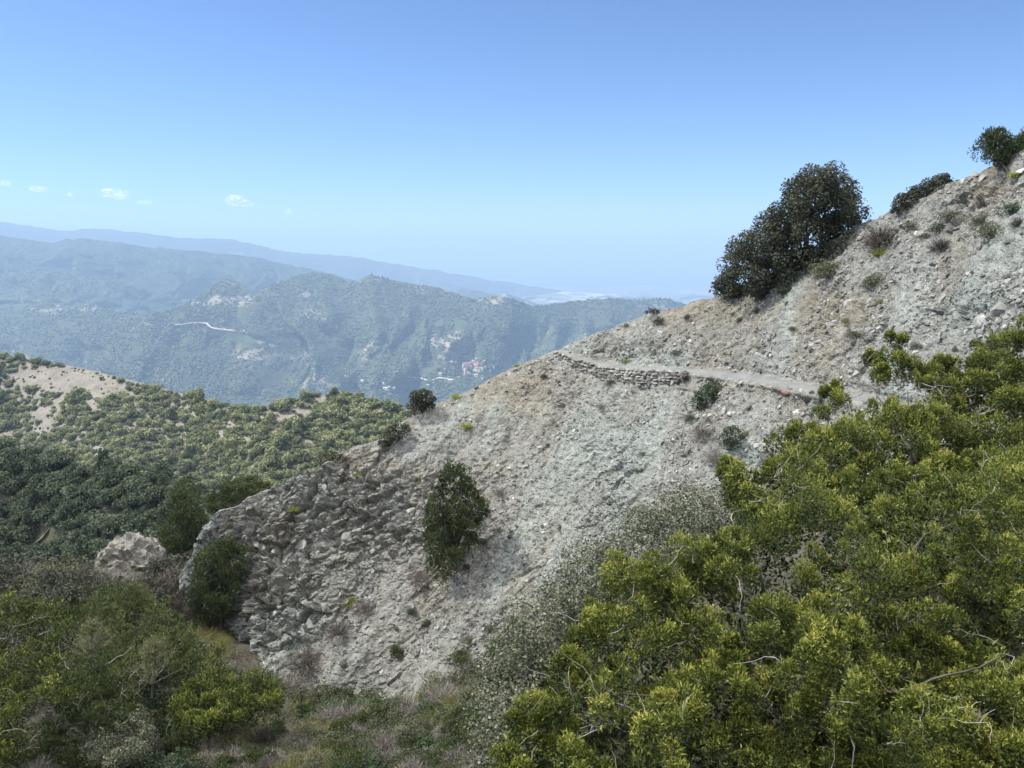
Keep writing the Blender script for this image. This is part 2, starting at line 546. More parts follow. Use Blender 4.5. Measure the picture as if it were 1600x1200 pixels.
range_hill('far_mountain_range', [(-400, 330, 10752), (0, 346, 10944), (40, 352, 10944), (90, 361, 10944), (150, 357, 10944), (182, 360, 10944), (250, 367, 10848), (300, 373, 10848), (345, 373, 10848), (370, 376, 10848), (430, 390, 11040), (480, 396, 11232), (560, 402, 11520), (640, 416, 12000), (700, 426, 12480), (760, 436, 12960), (820, 446, 13440), (1000, 470, 13920)],
           [(-400, 480), (400, 480), (800, 480), (1000, 482)], 0.22, 420, 40, -400, 1000, M_far, 500, (40, 60), 26, 3, smooth=1)
range_hill('distant_mountain_range', [(-300, 362, 6622), (0, 368, 6708), (50, 374, 6708), (80, 379, 6794), (105, 373, 6708), (140, 374, 6708), (190, 379, 6708), (225, 386, 6794), (300, 390, 6794), (345, 396, 6880), (400, 402, 6966), (440, 411, 7138), (500, 424, 7396), (560, 438, 7654), (640, 452, 7998), (760, 470, 8170)],
           [(-300, 500), (300, 500), (760, 500)], 0.33, 420, 50, -300, 760, M_far, 420, (30, 60), 18, 7, smooth=1)
range_hill('brown_foothills', [(600, 480, 8200), (690, 458, 8500), (720, 452, 8600), (745, 454, 8600), (765, 459, 8600), (790, 458, 8300), (815, 466, 8300), (850, 478, 8600), (900, 490, 8700)], [(600, 500), (900, 505)], 0.35, 200, 30, 600, 900, M_far, 250, (25, 30), 9, 41, 1200, lambda a, b: 0.25 + 0 * a)
range_hill('coastal_hills', [(760, 478, 11500), (830, 462, 12500), (880, 456, 13000), (930, 459, 13000), (985, 455, 13500), (1050, 460, 14000), (1120, 456, 14500), (1200, 462, 15000), (1700, 470, 15000)], [(760, 482), (1700, 482)], 0.10, 300, 20, 760, 1700, M_plain, 500, (40, 12), 14, 47, 1500, lambda a, b: 0.1 + 0 * a)
M2 = range_hill('left_forest_ridge', [(-300, 415, 5510), (-60, 428, 5510), (0, 430, 5510), (40, 423, 5510), (72, 420, 5510), (110, 428, 5510), (180, 443, 5605), (240, 462, 5700), (275, 478, 5795), (330, 500, 5890)], [(-300, 540), (330, 545)], 0.40, 300, 50, -300, 330, M_forest, 380, (30, 45), 9, 53, 1500)
def m1_bare(a, b):
    n = vnoise(np.stack([a / 9, b / 6, 0 * a], -1), 77)
    v = 0.9 * blob(a, b, 715, 540, 40, 22) + 0.8 * blob(a, b, 745, 565, 30, 14) + 0.7 * blob(a, b, 460, 570, 26, 22) + 0.9 * blob(a, b, 520, 600, 22, 14)
    v += 0.8 * blob(a, b, 395, 555, 16, 26) + 0.7 * blob(a, b, 350, 470, 40, 8) + 0.6 * blob(a, b, 560, 555, 25, 20) + 0.9 * blob(a, b, 640, 592, 60, 5) + 0.8 * blob(a, b, 650, 606, 50, 5)
    v += 0.8 * blob(a, b, 110, 482, 60, 9) + 0.6 * blob(a, b, 780, 470, 40, 8) + 0.7 * blob(a, b, 720, 455, 30, 6) + 0.6 * blob(a, b, 480, 460, 8, 5) * 2
    return np.clip(v * (0.35 + 0.75 * n), 0, 0.7)
M1 = range_hill('forested_mountain', [(-300, 470, 4600), (0, 476, 4600), (60, 472, 4500), (130, 476, 4400), (185, 487, 4200), (235, 491, 4000), (275, 482, 4100), (310, 461, 4300), (338, 443, 4500), (356, 433, 4600), (374, 441, 4600), (396, 458, 4400), (416, 449, 4500), (450, 434, 4700), (483, 424, 4800), (518, 428, 4800), (550, 442, 4700), (578, 429, 4700), (620, 439, 4700), (680, 449, 4700), (720, 460, 4600), (745, 468, 4500), (775, 462, 4500), (800, 466, 4500), (835, 479, 4600), (870, 474, 4700), (900, 470, 4800), (950, 466, 4800), (1000, 468, 4900), (1040, 466, 4900), (1080, 478, 5000), (1200, 500, 5000), (1400, 520, 5000)],
                [(-300, 690), (300, 700), (700, 690), (1400, 690)], 0.42, 520, 110, -300, 1400, M_forest, 300, (70, 140), 6, 61, 1500, m1_bare, 2)

# far trees on the forested mountain and the ridge left of it: a wood that reads as one mass
def far_wood(name, lf, n, px0, px1, seed, size, bare=None, ymax=660):
    rng = np.random.default_rng(seed)
    px = rng.uniform(px0, px1, n)
    u = np.interp(px, np.linspace(lf.px0, lf.px1, lf.nx), lf.ry)
    py = u + (ymax - u) * rng.random(n)
    keep = fbm(np.stack([px / 16, py / 12, 0 * px], -1), 3, seed) > -0.34
    if bare is not None:
        keep &= bare(px, py) < rng.uniform(0.1, 0.8, n)
    px, py = px[keep], py[keep]
    P = lf.at(px, py)
    n = len(P)
    sides = 5
    a = np.arange(sides) * 2 * pi / sides
    base = [(0, 0, 1.0)] + [(0.9 * cos(x), 0.9 * sin(x), 0.5) for x in a] + [(0.55 * cos(x + .6), 0.55 * sin(x + .6), -0.25) for x in a]
    base = np.array(base)
    base[6:] = 0
    base = base[:7]
    base[6, 2] = -0.4
    F = [(0, 1 + i, 1 + (i + 1) % sides) for i in range(sides)] + [(6, 1 + (i + 1) % sides, 1 + i) for i in range(sides)]
    F = np.array(F)
    s = rng.uniform(0.7, 1.35, (n, 1, 1)) * size
    z = rng.uniform(0.8, 1.5, (n, 1))
    V = base[None] * s * (1 + 0.25 * rng.normal(size=(n, len(base), 1)))
    V[..., 2] *= z
    V += P[:, None]
    FF = (F[None] + (np.arange(n) * len(base))[:, None, None]).reshape(-1, 3)
    t = np.repeat(np.clip(0.45 + 0.2 * rng.normal(size=n) + 0.3 * fbm(np.stack([px / 30, py / 20, 0 * px], -1), 2, seed + 4), 0, 1), len(base))
    o = obj(name, mesh_np(name, V, FF, [M_ftree], {'tint': t}))
    return o
tag(far_wood('distant_forest', M1, 33000, -20, 1150, 9, 6.3, m1_bare), 'dense green forest covering the hazy mountain across the valley', 'forest', kind='stuff')

tag(far_wood('ridge_forest', M2, 9000, -20, 320, 19, 6.5, None, 535), 'dark forest on the hazy ridge at the far left', 'forest', kind='stuff')

# dirt road cut across the mountain
def ribbon(name, lf, line, width, mat, lift):
    pts = []
    for (x0, y0), (x1, y1) in zip(line[:-1], line[1:]):
        for f in np.linspace(0, 1, 8, endpoint=False):
            pts.append((x0 + (x1 - x0) * f, y0 + (y1 - y0) * f))
    pts.append(line[-1])
    pts = np.array(pts)
    c = lf.at(pts[:, 0], pts[:, 1])
    hw = width * (0.7 + 0.6 * RNG.random(len(c)))[:, None]
    A = c + np.array([0, 0, 1.0]) * (lift + hw * 0.5) + np.array([0, 1.0, 0]) * hw * 0.4
    B = c + np.array([0, 0, 1.0]) * lift - np.array([0, 1.0, 0]) * hw * 0.6
    V = np.stack([A, B], 1).reshape(-1, 3)
    n = len(c)
    F = np.array([(2 * i, 2 * i + 1, 2 * i + 3, 2 * i + 2) for i in range(n - 1)])
    return obj(name, mesh_np(name, V, F, [mat], None, True))
tag(ribbon('dirt_road', M1, [(286, 509), (312, 508), (330, 509), (345, 514), (360, 517), (375, 521), (388, 525)], 11, M_road, 7), kind='structure')
tag(ribbon('dirt_road', M1, [(468, 466), (476, 460), (482, 454)], 10, M_road, 5), kind='structure')
tag(ribbon('dirt_road', M1, [(640, 588), (665, 591), (700, 590), (718, 592)], 7, M_road, 4), kind='structure')
tag(ribbon('dirt_road', M1, [(530, 588), (536, 596), (541, 606)], 9, M_road, 5), kind='structure')

# village houses
def flatmat(name, c):
    m, nt, out = newmat(name)
    n = noise(nt, 0.4, 4, 0.6, wpos(nt))
    princ(nt, out, mixc(nt, 1.0, c, ramp(nt, n, [(0.3, (0.8, 0.8, 0.8)), (0.7, (1.1, 1.1, 1.1))]), 'MULTIPLY'), 0.85)
    return m
M_hw = flatmat('house_wall', (0.52, 0.49, 0.43))
M_red = flatmat('red_roof', (0.30, 0.14, 0.12))
M_tile = flatmat('tile_roof', (0.42, 0.20, 0.12))
M_pal = flatmat('pale_roof', (0.42, 0.39, 0.35))
def house_mesh(name, roofmat):
    w, l, h, e = 1.0, 1.5, 0.9, 0.15
    V = [(-w, -l, -1), (w, -l, -1), (w, l, -1), (-w, l, -1), (-w, -l, h), (w, -l, h), (w, l, h), (-w, l, h), (0, -l, h + .6), (0, l, h + .6),
         (-w - e, -l - e, h - .05), (w + e, -l - e, h - .05), (w + e, l + e, h - .05), (-w - e, l + e, h - .05), (0, -l - e, h + .72), (0, l + e, h + .72)]
    F = [(0, 1, 5, 4), (1, 2, 6, 5), (2, 3, 7, 6), (3, 0, 4, 7), (4, 5, 8), (6, 7, 9), (10, 14, 15, 13), (11, 12, 15, 14), (10, 11, 14), (12, 13, 15)]
    m = bpy.data.meshes.new(name)
    m.from_pydata(V, [], F)
    m.materials.append(M_hw)
    m.materials.append(roofmat)
    for i in (6, 7, 8, 9):
        m.polygons[i].material_index = 1
    return m
HM = {k: house_mesh('house', mt) for k, mt in (('red', M_red), ('tile', M_tile), ('pale', M_pal))}
def place_house(px, py, kind, size, label, group):
    p = M1.at(px, py)
    o = obj('house', HM[kind], None, (p[0], p[1], p[2] + size * 0.7), (0, 0, RNG.uniform(0, pi)), size)
    tag(o, label, 'house', group)
for i in range(16):
    place_house(RNG.uniform(733, 768), RNG.uniform(574, 585), 'red', RNG.uniform(5, 9), 'red roofed house in the village on the valley floor', 'red roofed village houses')
for i in range(34):
    place_house(RNG.normal(752, 26), RNG.uniform(562, 598), 'pale' if i % 3 else 'tile', RNG.uniform(3.5, 6), 'pale house among trees around the red roofed village', 'pale village houses')
for i in range(12):
    place_house(RNG.uniform(50, 160), RNG.uniform(478, 489), 'pale', RNG.uniform(4, 7), 'pale house in the hazy settlement on the left mountainside', 'left mountainside houses')
for i in range(8):
    place_house(RNG.uniform(560, 690), RNG.uniform(598, 612), 'pale', RNG.uniform(4, 6), 'pale building beside the fields below the forested mountain', 'valley field buildings')

# ------------------------------------------------------------------ haze between near and far
hm, nt, out = newmat('haze')
pv = N(nt, 'ShaderNodeVolumePrincipled')
pv.inputs['Color'].default_value = (0.49, 0.71, 1.0, 1)
pv.inputs['Density'].default_value = 1.25e-4
pv.inputs['Anisotropy'].default_value = 0.0
L(nt, pv.outputs[0], out.inputs['Volume'])
hb = bpy.data.meshes.new('haze')
x0, x1, y0, y1, z0, z1 = -63000, 63000, -10000, 45000, -908, 520
hb.from_pydata([(x0, y0, z0), (x1, y0, z0), (x1, y1, z0), (x0, y1, z0), (x0, y0, z1), (x1, y0, z1), (x1, y1, z1), (x0, y1, z1)], [], [(0, 3, 2, 1), (4, 5, 6, 7), (0, 1, 5, 4), (1, 2, 6, 5), (2, 3, 7, 6), (3, 0, 4, 7)])
hb.materials.append(hm)
tag(obj('haze', hb), kind='stuff')

# ------------------------------------------------------------------ clouds
def ico(sub):
    bm = bmesh.new()
    bmesh.ops.create_icosphere(bm, subdivisions=sub, radius=1)
    V = np.array([v.co[:] for v in bm.verts])
    F = np.array([[v.index for v in f.verts] for f in bm.faces])
    bm.free()
    return V, F
def cloud_mat(name, tl, wisp, thin=0.0):
    m, nt, out = newmat(name)
    df = N(nt, 'ShaderNodeBsdfDiffuse')
    df.inputs[0].default_value = (0.96, 0.96, 0.96, 1)
    tr = N(nt, 'ShaderNodeBsdfTranslucent')
    tr.inputs[0].default_value = (0.98, 0.98, 0.98, 1)
    mx = N(nt, 'ShaderNodeMixShader')
    mx.inputs[0].default_value = tl
    L(nt, df.outputs[0], mx.inputs[1])
    L(nt, tr.outputs[0], mx.inputs[2])
    o = mx.outputs[0]
    if wisp:
        n = noise(nt, wisp, 6, 0.7, N(nt, 'ShaderNodeTexCoord').outputs['Object'])
        al = ramp(nt, n, [(0.34, (0, 0, 0)), (0.75, (0.4, 0.4, 0.4))])
        tp = N(nt, 'ShaderNodeBsdfTransparent')
        m2 = N(nt, 'ShaderNodeMixShader')
        L(nt, al, m2.inputs[0])
        L(nt, tp.outputs[0], m2.inputs[1])
        L(nt, o, m2.inputs[2])
        o = m2.outputs[0]
    if thin:
        tp = N(nt, 'ShaderNodeBsdfTransparent')
        m2 = N(nt, 'ShaderNodeMixShader')
        m2.inputs[0].default_value = thin
        L(nt, o, m2.inputs[1])
        L(nt, tp.outputs[0], m2.inputs[2])
        o = m2.outputs[0]
    L(nt, o, out.inputs[0])
    return m
M_cloud = cloud_mat('small_cloud', 0.65, 0.011)
CV, CF = ico(3)
for ci, (px, py, w, h, lab) in enumerate([(62, 297, 30, 11, 'flat white cloud above the left mountains, second from the left edge'), (182, 307, 38, 17, 'ragged white cloud above the hazy range, third from the left edge'), (373, 317, 38, 19, 'brightest white puffy cloud, standing right of the others'), (452, 332, 15, 10, 'tiny white cloud, rightmost in the sky'),
                         (9, 288, 16, 9, 'small white cloud at the left edge of the sky'), (110, 305, 9, 7, 'very faint speck of cloud between two larger left clouds'), (226, 317, 22, 5, 'faint thin wisp of cloud right of the ragged cloud')]):
    Y = 14000.0
    p = at(px, py, Y)
    s_ = Y / FPX
    rg = np.random.default_rng(70 + ci)
    V, F = ico(5)
    d = fbm(V * 1.6 + ci * 11, 5, 700 + ci, 0.62)
    V = V * (0.62 + 1.0 * d[:, None]) * np.array([w * 0.62, w * 0.45, h * 0.75]) * s_
    V[:, 2] = np.where(V[:, 2] < 0, V[:, 2] * 0.45, V[:, 2])
    tag(obj('cloud', mesh_np('cloud', V, F, [M_cloud], None, True), None, tuple(p)), lab, 'cloud')
# unseen cloud bank shading the near slopes, widened and thinned for soft fill light
V, F = ico(6)
foot = np.array([880.0, -914.0, 0.0])
ctr = foot + SUNV * (720.0 / SUNV[2])
R = np.array([1500.0, 1700.0, 55.0])
rim = 1 + 0.03 * fbm(V * 2.5, 4, 91)
V2 = V.copy()
hr = np.maximum(np.linalg.norm(V[:, :2], axis=1, keepdims=True), 1e-6)
V2[:, :2] = V[:, :2] / hr * (hr ** 0.75) * rim[:, None]
V2 = V2 * R
V2[:, 2] += 16 * fbm(np.stack([V2[:, 0] / 120, V2[:, 1] / 120, V2[:, 2] / 60], -1), 4, 93) * (1 - 0.0 * hr[:, 0])
tag(obj('cloud', mesh_np('cloud', V2, F, [cloud_mat('cloud_bank', 0.85, 0, 0.6)], None, True), None, tuple(ctr)), 'broad cloud bank overhead, out of the picture, shading the near slopes', 'cloud')

# ------------------------------------------------------------------ the sunlit hill across the gully and the shaded hill before it
def sh_bare(a, b):
    v = 1.0 * blob(a, b, 95, 590, 75, 17) + 0.9 * blob(a, b, 170, 612, 22, 10) + 1.4 * blob(a, b, 84, 652, 8, 20) + 1.2 * blob(a, b, 78, 640, 12, 6) + 0.9 * blob(a, b, 465, 642, 22, 10) + 0.7 * blob(a, b, 490, 668, 12, 12)
    v += 0.7 * blob(a, b, 205, 667, 14, 8) + 0.5 * blob(a, b, 15, 680, 18, 14) + 0.5 * blob(a, b, 300, 640, 14, 5) + 0.6 * blob(a, b, 100, 718, 10, 8) + 0.5 * blob(a, b, 150, 635, 10, 12) + 0.6 * blob(a, b, 612, 632, 30, 6)
    return v * np.where(np.asarray(a) < 200, 1.0, 0.5)
SH = Loft([(-200, 535, 640), (0, 554, 640), (60, 564, 630), (110, 574, 615), (150, 583, 600), (200, 596, 585), (250, 609, 570), (340, 632, 540), (390, 640, 520), (420, 638, 520), (450, 628, 530), (490, 619, 540), (530, 617, 540), (580, 625, 530), (640, 642, 510), (700, 655, 500), (900, 690, 480)],
          [(-200, 800), (0, 810), (400, 850), (900, 850)], lambda a, b: 0.50 + 0.12 * np.sin(a / 47.0 + 1), 260, 120, -200, 900, 4)
q = SH.P / 60.0
SH.P[..., 2] += 5.0 * fbm(q, 4, 201) * sstep(0, 0.15, np.linspace(0, 1, 120)[:, None])
SH.P[..., 1] -= 25.0 * fbm(q * 0.6 + 9, 3, 205) * sstep(0, 0.3, np.linspace(0, 1, 120)[:, None])
SHP = np.concatenate([SH.back([(10, 1.5), (60, 25), (250, 140)], (0, 1, 0)), SH.P])
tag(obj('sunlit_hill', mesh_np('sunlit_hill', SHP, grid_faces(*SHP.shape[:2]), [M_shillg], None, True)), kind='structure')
DH = Loft([(-200, 680, 240), (0, 702, 230), (60, 716, 225), (100, 724, 220), (160, 738, 205), (220, 746, 195), (270, 758, 185), (305, 776, 170), (340, 800, 150), (500, 850, 130)],
          [(-200, 960), (300, 960), (500, 960)], lambda a, b: 0.50 + 0.1 * np.sin(a / 31.0), 160, 80, -200, 500, 3)
DH.P[..., 2] += 2.5 * fbm(DH.P / 22.0, 4, 211) * sstep(0, 0.15, np.linspace(0, 1, 80)[:, None])
DHP = np.concatenate([DH.back([(4, 0.8), (25, 12), (110, 90)], (0, 1, 0)), DH.P])
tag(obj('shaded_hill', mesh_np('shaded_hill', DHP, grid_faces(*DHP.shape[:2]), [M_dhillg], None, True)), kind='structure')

def bush_mesh(name, rng, mat, nl=12, nleaf=700, size=0.16, flat=0.8, core=True, leaf_asp=0.7, up=0.4, jit=0.55, stretch=(1, 1)):
    """leafy crown of unit half-width: lobes with leaf faces over them"""
    g = Geo()
    c = sphere_dirs(nl, rng, 0.5) * rng.uniform(0.25, 0.68, (nl, 1))
    c[:, 2] = np.abs(c[:, 2]) * flat + 0.25 * flat
    c[:, 0] *= stretch[0]
    c[:, 1] *= stretch[1]
    rr = rng.uniform(0.26, 0.46, nl)
    lt = rng.normal(size=nl) * 0.10
    k = rng.integers(0, nl, nleaf)
    d = sphere_dirs(nleaf, rng, up)
    C = c[k] + d * (rr[k] * rng.uniform(0.75, 1.05, nleaf))[:, None] * np.array([1, 1, flat])
    tint = np.clip(0.42 + lt[k] + 0.16 * rng.normal(size=nleaf) + 0.18 * d[:, 2], 0, 1)
    leaves(g, C, nrm(d + rng.normal(size=d.shape) * jit), size, rng, tint, leaf_asp)
    return g.mesh(name, [mat])
def trunk_mesh(name, rng, mat, H=0.6, r=0.08, nb=4):
    g = Geo()
    for i in range(nb):
        a = rng.uniform(0, 2 * pi)
        tube(g, curve((0, 0, -0.25), (0.35 * cos(a), 0.35 * sin(a), 1), H + .25, 5, rng, 0.15), r, r * 0.35, 5, 0.5)
    return g.mesh(name, [mat], True)

rng = np.random.default_rng(21)
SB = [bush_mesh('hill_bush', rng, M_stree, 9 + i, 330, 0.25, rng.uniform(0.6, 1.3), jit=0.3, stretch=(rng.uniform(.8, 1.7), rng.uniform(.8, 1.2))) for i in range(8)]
def best_points(n, gen, rng, cand=6):
    """evenly spread random points (best candidate)"""
    pts = np.zeros((0, 2))
    for i in range(n):
        c = gen(cand)
        if len(pts):
            d = ((c[:, None] - pts[None]) ** 2).sum(-1).min(1)
            c = c[d.argmax()][None]
        else:
            c = c[:1]
        pts = np.concatenate([pts, c])
    return pts
def sh_gen(px0, px1, extra):
    def f(n):
        out = []
        while len(out) < n:
            px = rng.uniform(px0, px1)
            ry = np.interp(px, np.linspace(SH.px0, SH.px1, SH.nx), SH.ry)
            py = ry + 2 + extra * rng.random() ** 0.9 if rng.random() > 0.06 else ry + rng.uniform(0, 5)
            dens = 1.0 - 1.05 * sh_bare(np.array(px), np.array(py))
            if rng.random() < max(dens, 0.16 if sh_bare(px, py) < 1.1 else 0):
                out.append((px, py))
        return np.array(out)
    return f
pts = best_points(3000, sh_gen(-30, 690, 175), rng, 2)
P = SH.at(pts[:, 0], pts[:, 1])
bare = sh_bare(pts[:, 0], pts[:, 1])
S = np.clip(rng.lognormal(1.06, 0.34, len(P)), 1.5, 6.0) * np.where(bare > 0.35, 0.45, 1.0) * np.where(pts[:, 0] > 330, 1.1, 1.0)
vis = (pts[:, 0] > -8) & (pts[:, 1] < np.interp(pts[:, 0], [0, 100, 300, 420, 560, 650], [690, 718, 760, 760, 700, 640]))
order = np.argsort(-(S * vis))
for n, i in enumerate(order[:300]):
    left = pts[i, 0] < 330
    o = obj('hill_bush', SB[n % 8], None, tuple(P[i] + np.array([0, 0, -0.4])), (0, 0, rng.uniform(0, 6.28)), (S[i], S[i], S[i] * rng.uniform(.85, 1.25)))
    if left:
        tag(o, 'rounded evergreen bush on the sunlit hill below its bare left top', 'bush', 'bushes on the left of the sunlit hill')
    else:
        tag(o, 'light green tree in the wood on the right of the sunlit hill', 'tree', 'trees on the right of the sunlit hill')
def scatter_gn(name, P, S, meshes, rng):
    me = bpy.data.meshes.new(name)
    me.from_pydata([tuple(p) for p in P], [], [])
    n = len(P)
    for an, tp, ar in (('scl', 'FLOAT', np.asarray(S)), ('rz', 'FLOAT', rng.uniform(0, 6.28, n))):
        a = me.attributes.new(an, tp, 'POINT')
        a.data.foreach_set('value', ar.astype(np.float32))
    a = me.attributes.new('vid', 'INT', 'POINT')
    a.data.foreach_set('value', rng.integers(0, len(meshes), n).astype(np.int32))
    o = obj(name, me)
    ng = bpy.data.node_groups.new(name, 'GeometryNodeTree')
    ng.interface.new_socket('Geometry', in_out='INPUT', socket_type='NodeSocketGeometry')
    ng.interface.new_socket('Geometry', in_out='OUTPUT', socket_type='NodeSocketGeometry')
    gi, go = ng.nodes.new('NodeGroupInput'), ng.nodes.new('NodeGroupOutput')
    jn = ng.nodes.new('GeometryNodeJoinGeometry')
    def na(nm, tp):
        x = ng.nodes.new('GeometryNodeInputNamedAttribute')
        x.data_type = tp
        x.inputs[0].default_value = nm
        return next(s for s in x.outputs if s.enabled and s.name == 'Attribute')
    sc, rz, vid = na('scl', 'FLOAT'), na('rz', 'FLOAT'), na('vid', 'INT')
    cx = ng.nodes.new('ShaderNodeCombineXYZ')
    ng.links.new(rz, cx.inputs[2])
    for k, src in enumerate(meshes):
        oi = ng.nodes.new('GeometryNodeObjectInfo')
        oi.inputs['Object'].default_value = src
        oi.inputs['As Instance'].default_value = True
        ip = ng.nodes.new('GeometryNodeInstanceOnPoints')
        cmp = ng.nodes.new('FunctionNodeCompare')
        cmp.data_type = 'INT'
        cmp.operation = 'EQUAL'
        ins = [s for s in cmp.inputs if s.type == 'INT']
        ng.links.new(vid, ins[0])
        ins[1].default_value = k
        ng.links.new(gi.outputs[0], ip.inputs['Points'])
        ng.links.new(cmp.outputs[0], ip.inputs['Selection'])
        ng.links.new(oi.outputs['Geometry'], ip.inputs['Instance'])
        ng.links.new(cx.outputs[0], ip.inputs['Rotation'])
        ng.links.new(sc, ip.inputs['Scale'])
        ng.links.new(ip.outputs[0], jn.inputs[0])
    ng.links.new(jn.outputs[0], go.inputs[0])
    md = o.modifiers.new('scatter', 'NODES')
    md.node_group = ng
    return o
srcs = []
for msh in SB:
    srcs.append(next(o for o in COL.objects if o.data == msh))
rest = order[300:]
tag(scatter_gn('hillside_scrub', P[rest] + np.array([0, 0, -0.4]), S[rest], srcs, rng), 'smaller bushes and trees filling the sunlit hill', 'scrub', kind='stuff')

# trees on the shaded hill
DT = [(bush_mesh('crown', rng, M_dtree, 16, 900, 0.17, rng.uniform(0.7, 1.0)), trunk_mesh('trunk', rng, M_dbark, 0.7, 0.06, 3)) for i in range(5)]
def conifer_mesh(rng, mat, nleaf=900, size=0.11, rad=0.38):
    g = Geo()
    h = 1 - rng.random(nleaf) ** 0.6
    a = rng.uniform(0, 2 * pi, nleaf)
    whorl = 0.75 + 0.35 * np.sin(h * 55) * 0.8
    r = rad * (1 - h) * rng.uniform(0.3, 1.0, nleaf) ** 0.5 * (0.8 + 0.25 * np.sin(a * 5 + h * 20)) * whorl + 0.02
    B = np.stack([r * np.cos(a), r * np.sin(a), 0.12 + h * 0.88 - r * 0.25], -1)
    D = np.stack([np.cos(a), np.sin(a), 0.25 + 0 * a], -1) + rng.normal(size=(nleaf, 3)) * 0.4
    sprigs(g, B, D, size, size * 0.4, rng, np.clip(0.4 + 0.2 * rng.normal(size=nleaf), 0, 1), 1)
    return g.mesh('crown', [mat])
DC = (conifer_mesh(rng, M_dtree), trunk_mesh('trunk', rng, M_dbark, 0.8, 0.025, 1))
def tree_copy(name, label, cat, crown, trunk, loc, rz, sc, group=None):
    t = thing(name, label, cat, loc, group, (0, 0, rz), sc)
    obj('crown', crown, t)
    obj('trunk', trunk, t)
    return t
def dh_gen(n):
    out = []
    while len(out) < n:
        px = rng.uniform(-25, 400)
        ry = np.interp(px, np.linspace(DH.px0, DH.px1, DH.nx), DH.ry)
        py = ry + 3 + (930 - ry) * rng.random()
        if blob(px, py, 68, 845, 17, 17) > 0.35 or (px > 250 and py > 860 and rng.random() < 0.5):
            continue
        out.append((px, py))
    return np.array(out)
pts = best_points(270, dh_gen, rng, 6)
P = DH.at(pts[:, 0], pts[:, 1])
for n, (p, q) in enumerate(zip(P, pts)):
    if n % 11 == 5 and q[1] < 870:
        s = rng.uniform(6, 9)
        tree_copy('conifer_tree', 'slender conifer rising among the round trees of the shaded hill', 'tree', *DC, p + np.array([0, 0, -0.3]), rng.uniform(0, 6), s, 'conifers on the shaded hill')
    else:
        s = rng.uniform(2.4, 4.4)
        c, t = DT[n % 5]
        tree_copy('oak_tree', 'round dark evergreen oak in the wood on the shaded left hill', 'tree', c, t, p + np.array([0, 0, 0.35 * s - 0.3]), rng.uniform(0, 6), (s, s, s * rng.uniform(.85, 1.2)), 'round trees on the shaded hill')

clr = np.array([(38, 858), (52, 850), (66, 842), (76, 833)])
cp = DH.at(clr[:, 0], clr[:, 1])
V = np.concatenate([cp + np.array([0, 0, 0.35]), cp + np.array([0.4, -1.3, 0.25])])
tag(obj('footpath', mesh_np('footpath', V, [(0, 4, 5, 1), (1, 5, 6, 2), (2, 6, 7, 3)], [M_path])), kind='structure')

# ------------------------------------------------------------------ the bare scree spur with the footpath
RIDGE = [(280, 900, 49.5), (300, 868, 49.5), (312, 838, 50), (330, 812, 50), (352, 797, 50), (390, 776, 50.5), (420, 759, 51), (455, 745, 51.5), (485, 736, 51.8), (520, 712, 52), (560, 697, 52.5), (600, 684, 53), (640, 652, 53.5), (690, 628, 54.3), (740, 606, 55), (800, 576, 56), (868, 547, 57), (935, 520, 56), (1010, 489, 54), (1100, 467, 51.5), (1150, 452, 50), (1240, 412, 47), (1340, 354, 44), (1400, 330, 42.4), (1480, 291, 40), (1515, 272, 39), (1545, 262, 38.3), (1600, 238, 37), (1800, 150, 33)]
BOTTOM = [(280, 1010), (340, 1040), (420, 1110), (560, 1170), (700, 1170), (850, 1140), (1000, 1080), (1200, 980), (1400, 900), (1600, 840), (1800, 800)]
TRAIL_IN = [(700, 625), (800, 577), (868, 547.5), (885, 550.5), (900, 555), (940, 566), (1000, 572), (1060, 574), (1130, 577), (1200, 586), (1260, 598), (1330, 610), (1400, 624), (1460, 638), (1600, 668), (1800, 705)]
TRAIL_OUT = [(700, 626), (800, 578), (868, 552), (885, 558.5), (900, 564), (940, 576), (1000, 581), (1060, 583), (1120, 590), (1180, 600), (1230, 610), (1290, 623), (1340, 631), (1400, 641), (1460, 654), (1600, 684), (1800, 722)]
ti = lambda a: np.interp(a, *np.array(TRAIL_IN).T)
to = lambda a: np.interp(a, *np.array(TRAIL_OUT).T)
def outcrop(a, b):
    v = blob(a, b, 560, 800, 110, 75) + blob(a, b, 400, 840, 100, 80) + 0.9 * blob(a, b, 430, 960, 100, 60) + 0.6 * blob(a, b, 480, 740, 80, 30)
    v += 0.55 * blob(a, b, 1500, 300, 110, 30) + 0.6 * blob(a, b, 1540, 490, 60, 25) + 0.4 * blob(a, b, 1010, 545, 90, 14) + 0.35 * blob(a, b, 960, 760, 60, 120) + 0.5 * blob(a, b, 1190, 710, 60, 25)
    return np.clip(v, 0, 1)
def hs_slope(a, b):
    s = 0.76 + 0.10 * np.sin(a / 83.0 + b / 140.0) + 0 * b
    s = s + 0.3 * outcrop(a, b) * (a < 760)
    s = s + 1.6 * sstep(400, 320, a)
    i, o = ti(a), to(a)
    on = a > 800
    s = np.where(on & (b > i - np.interp(a, [860, 930], [0, 16])) & (b <= i), 1.25, s)
    s = np.where(on & (b > i) & (b <= o), 0.10, s)
    wall = (a > 862) & (a < 1080)
    wh = np.interp(a, [862, 900, 940, 1000, 1060, 1080], [1, 11, 16, 20, 17, 4])
    s = np.where(wall & (b > o) & (b <= o + wh), 3.5, s)
    s = np.where((a > 1080) & (b > o) & (b <= o + 14), 1.2, s)
    return s
NX, NY = 780, 370
shear = lambda a, t: np.clip(1 - (a - 280) / 150.0, 0, 1) * 70 * t ** 1.5
_x = np.arange(280, 1801, 5.0)
_r = np.array(RIDGE, float)
_ry = np.interp(_x, _r[:, 0], _r[:, 1])
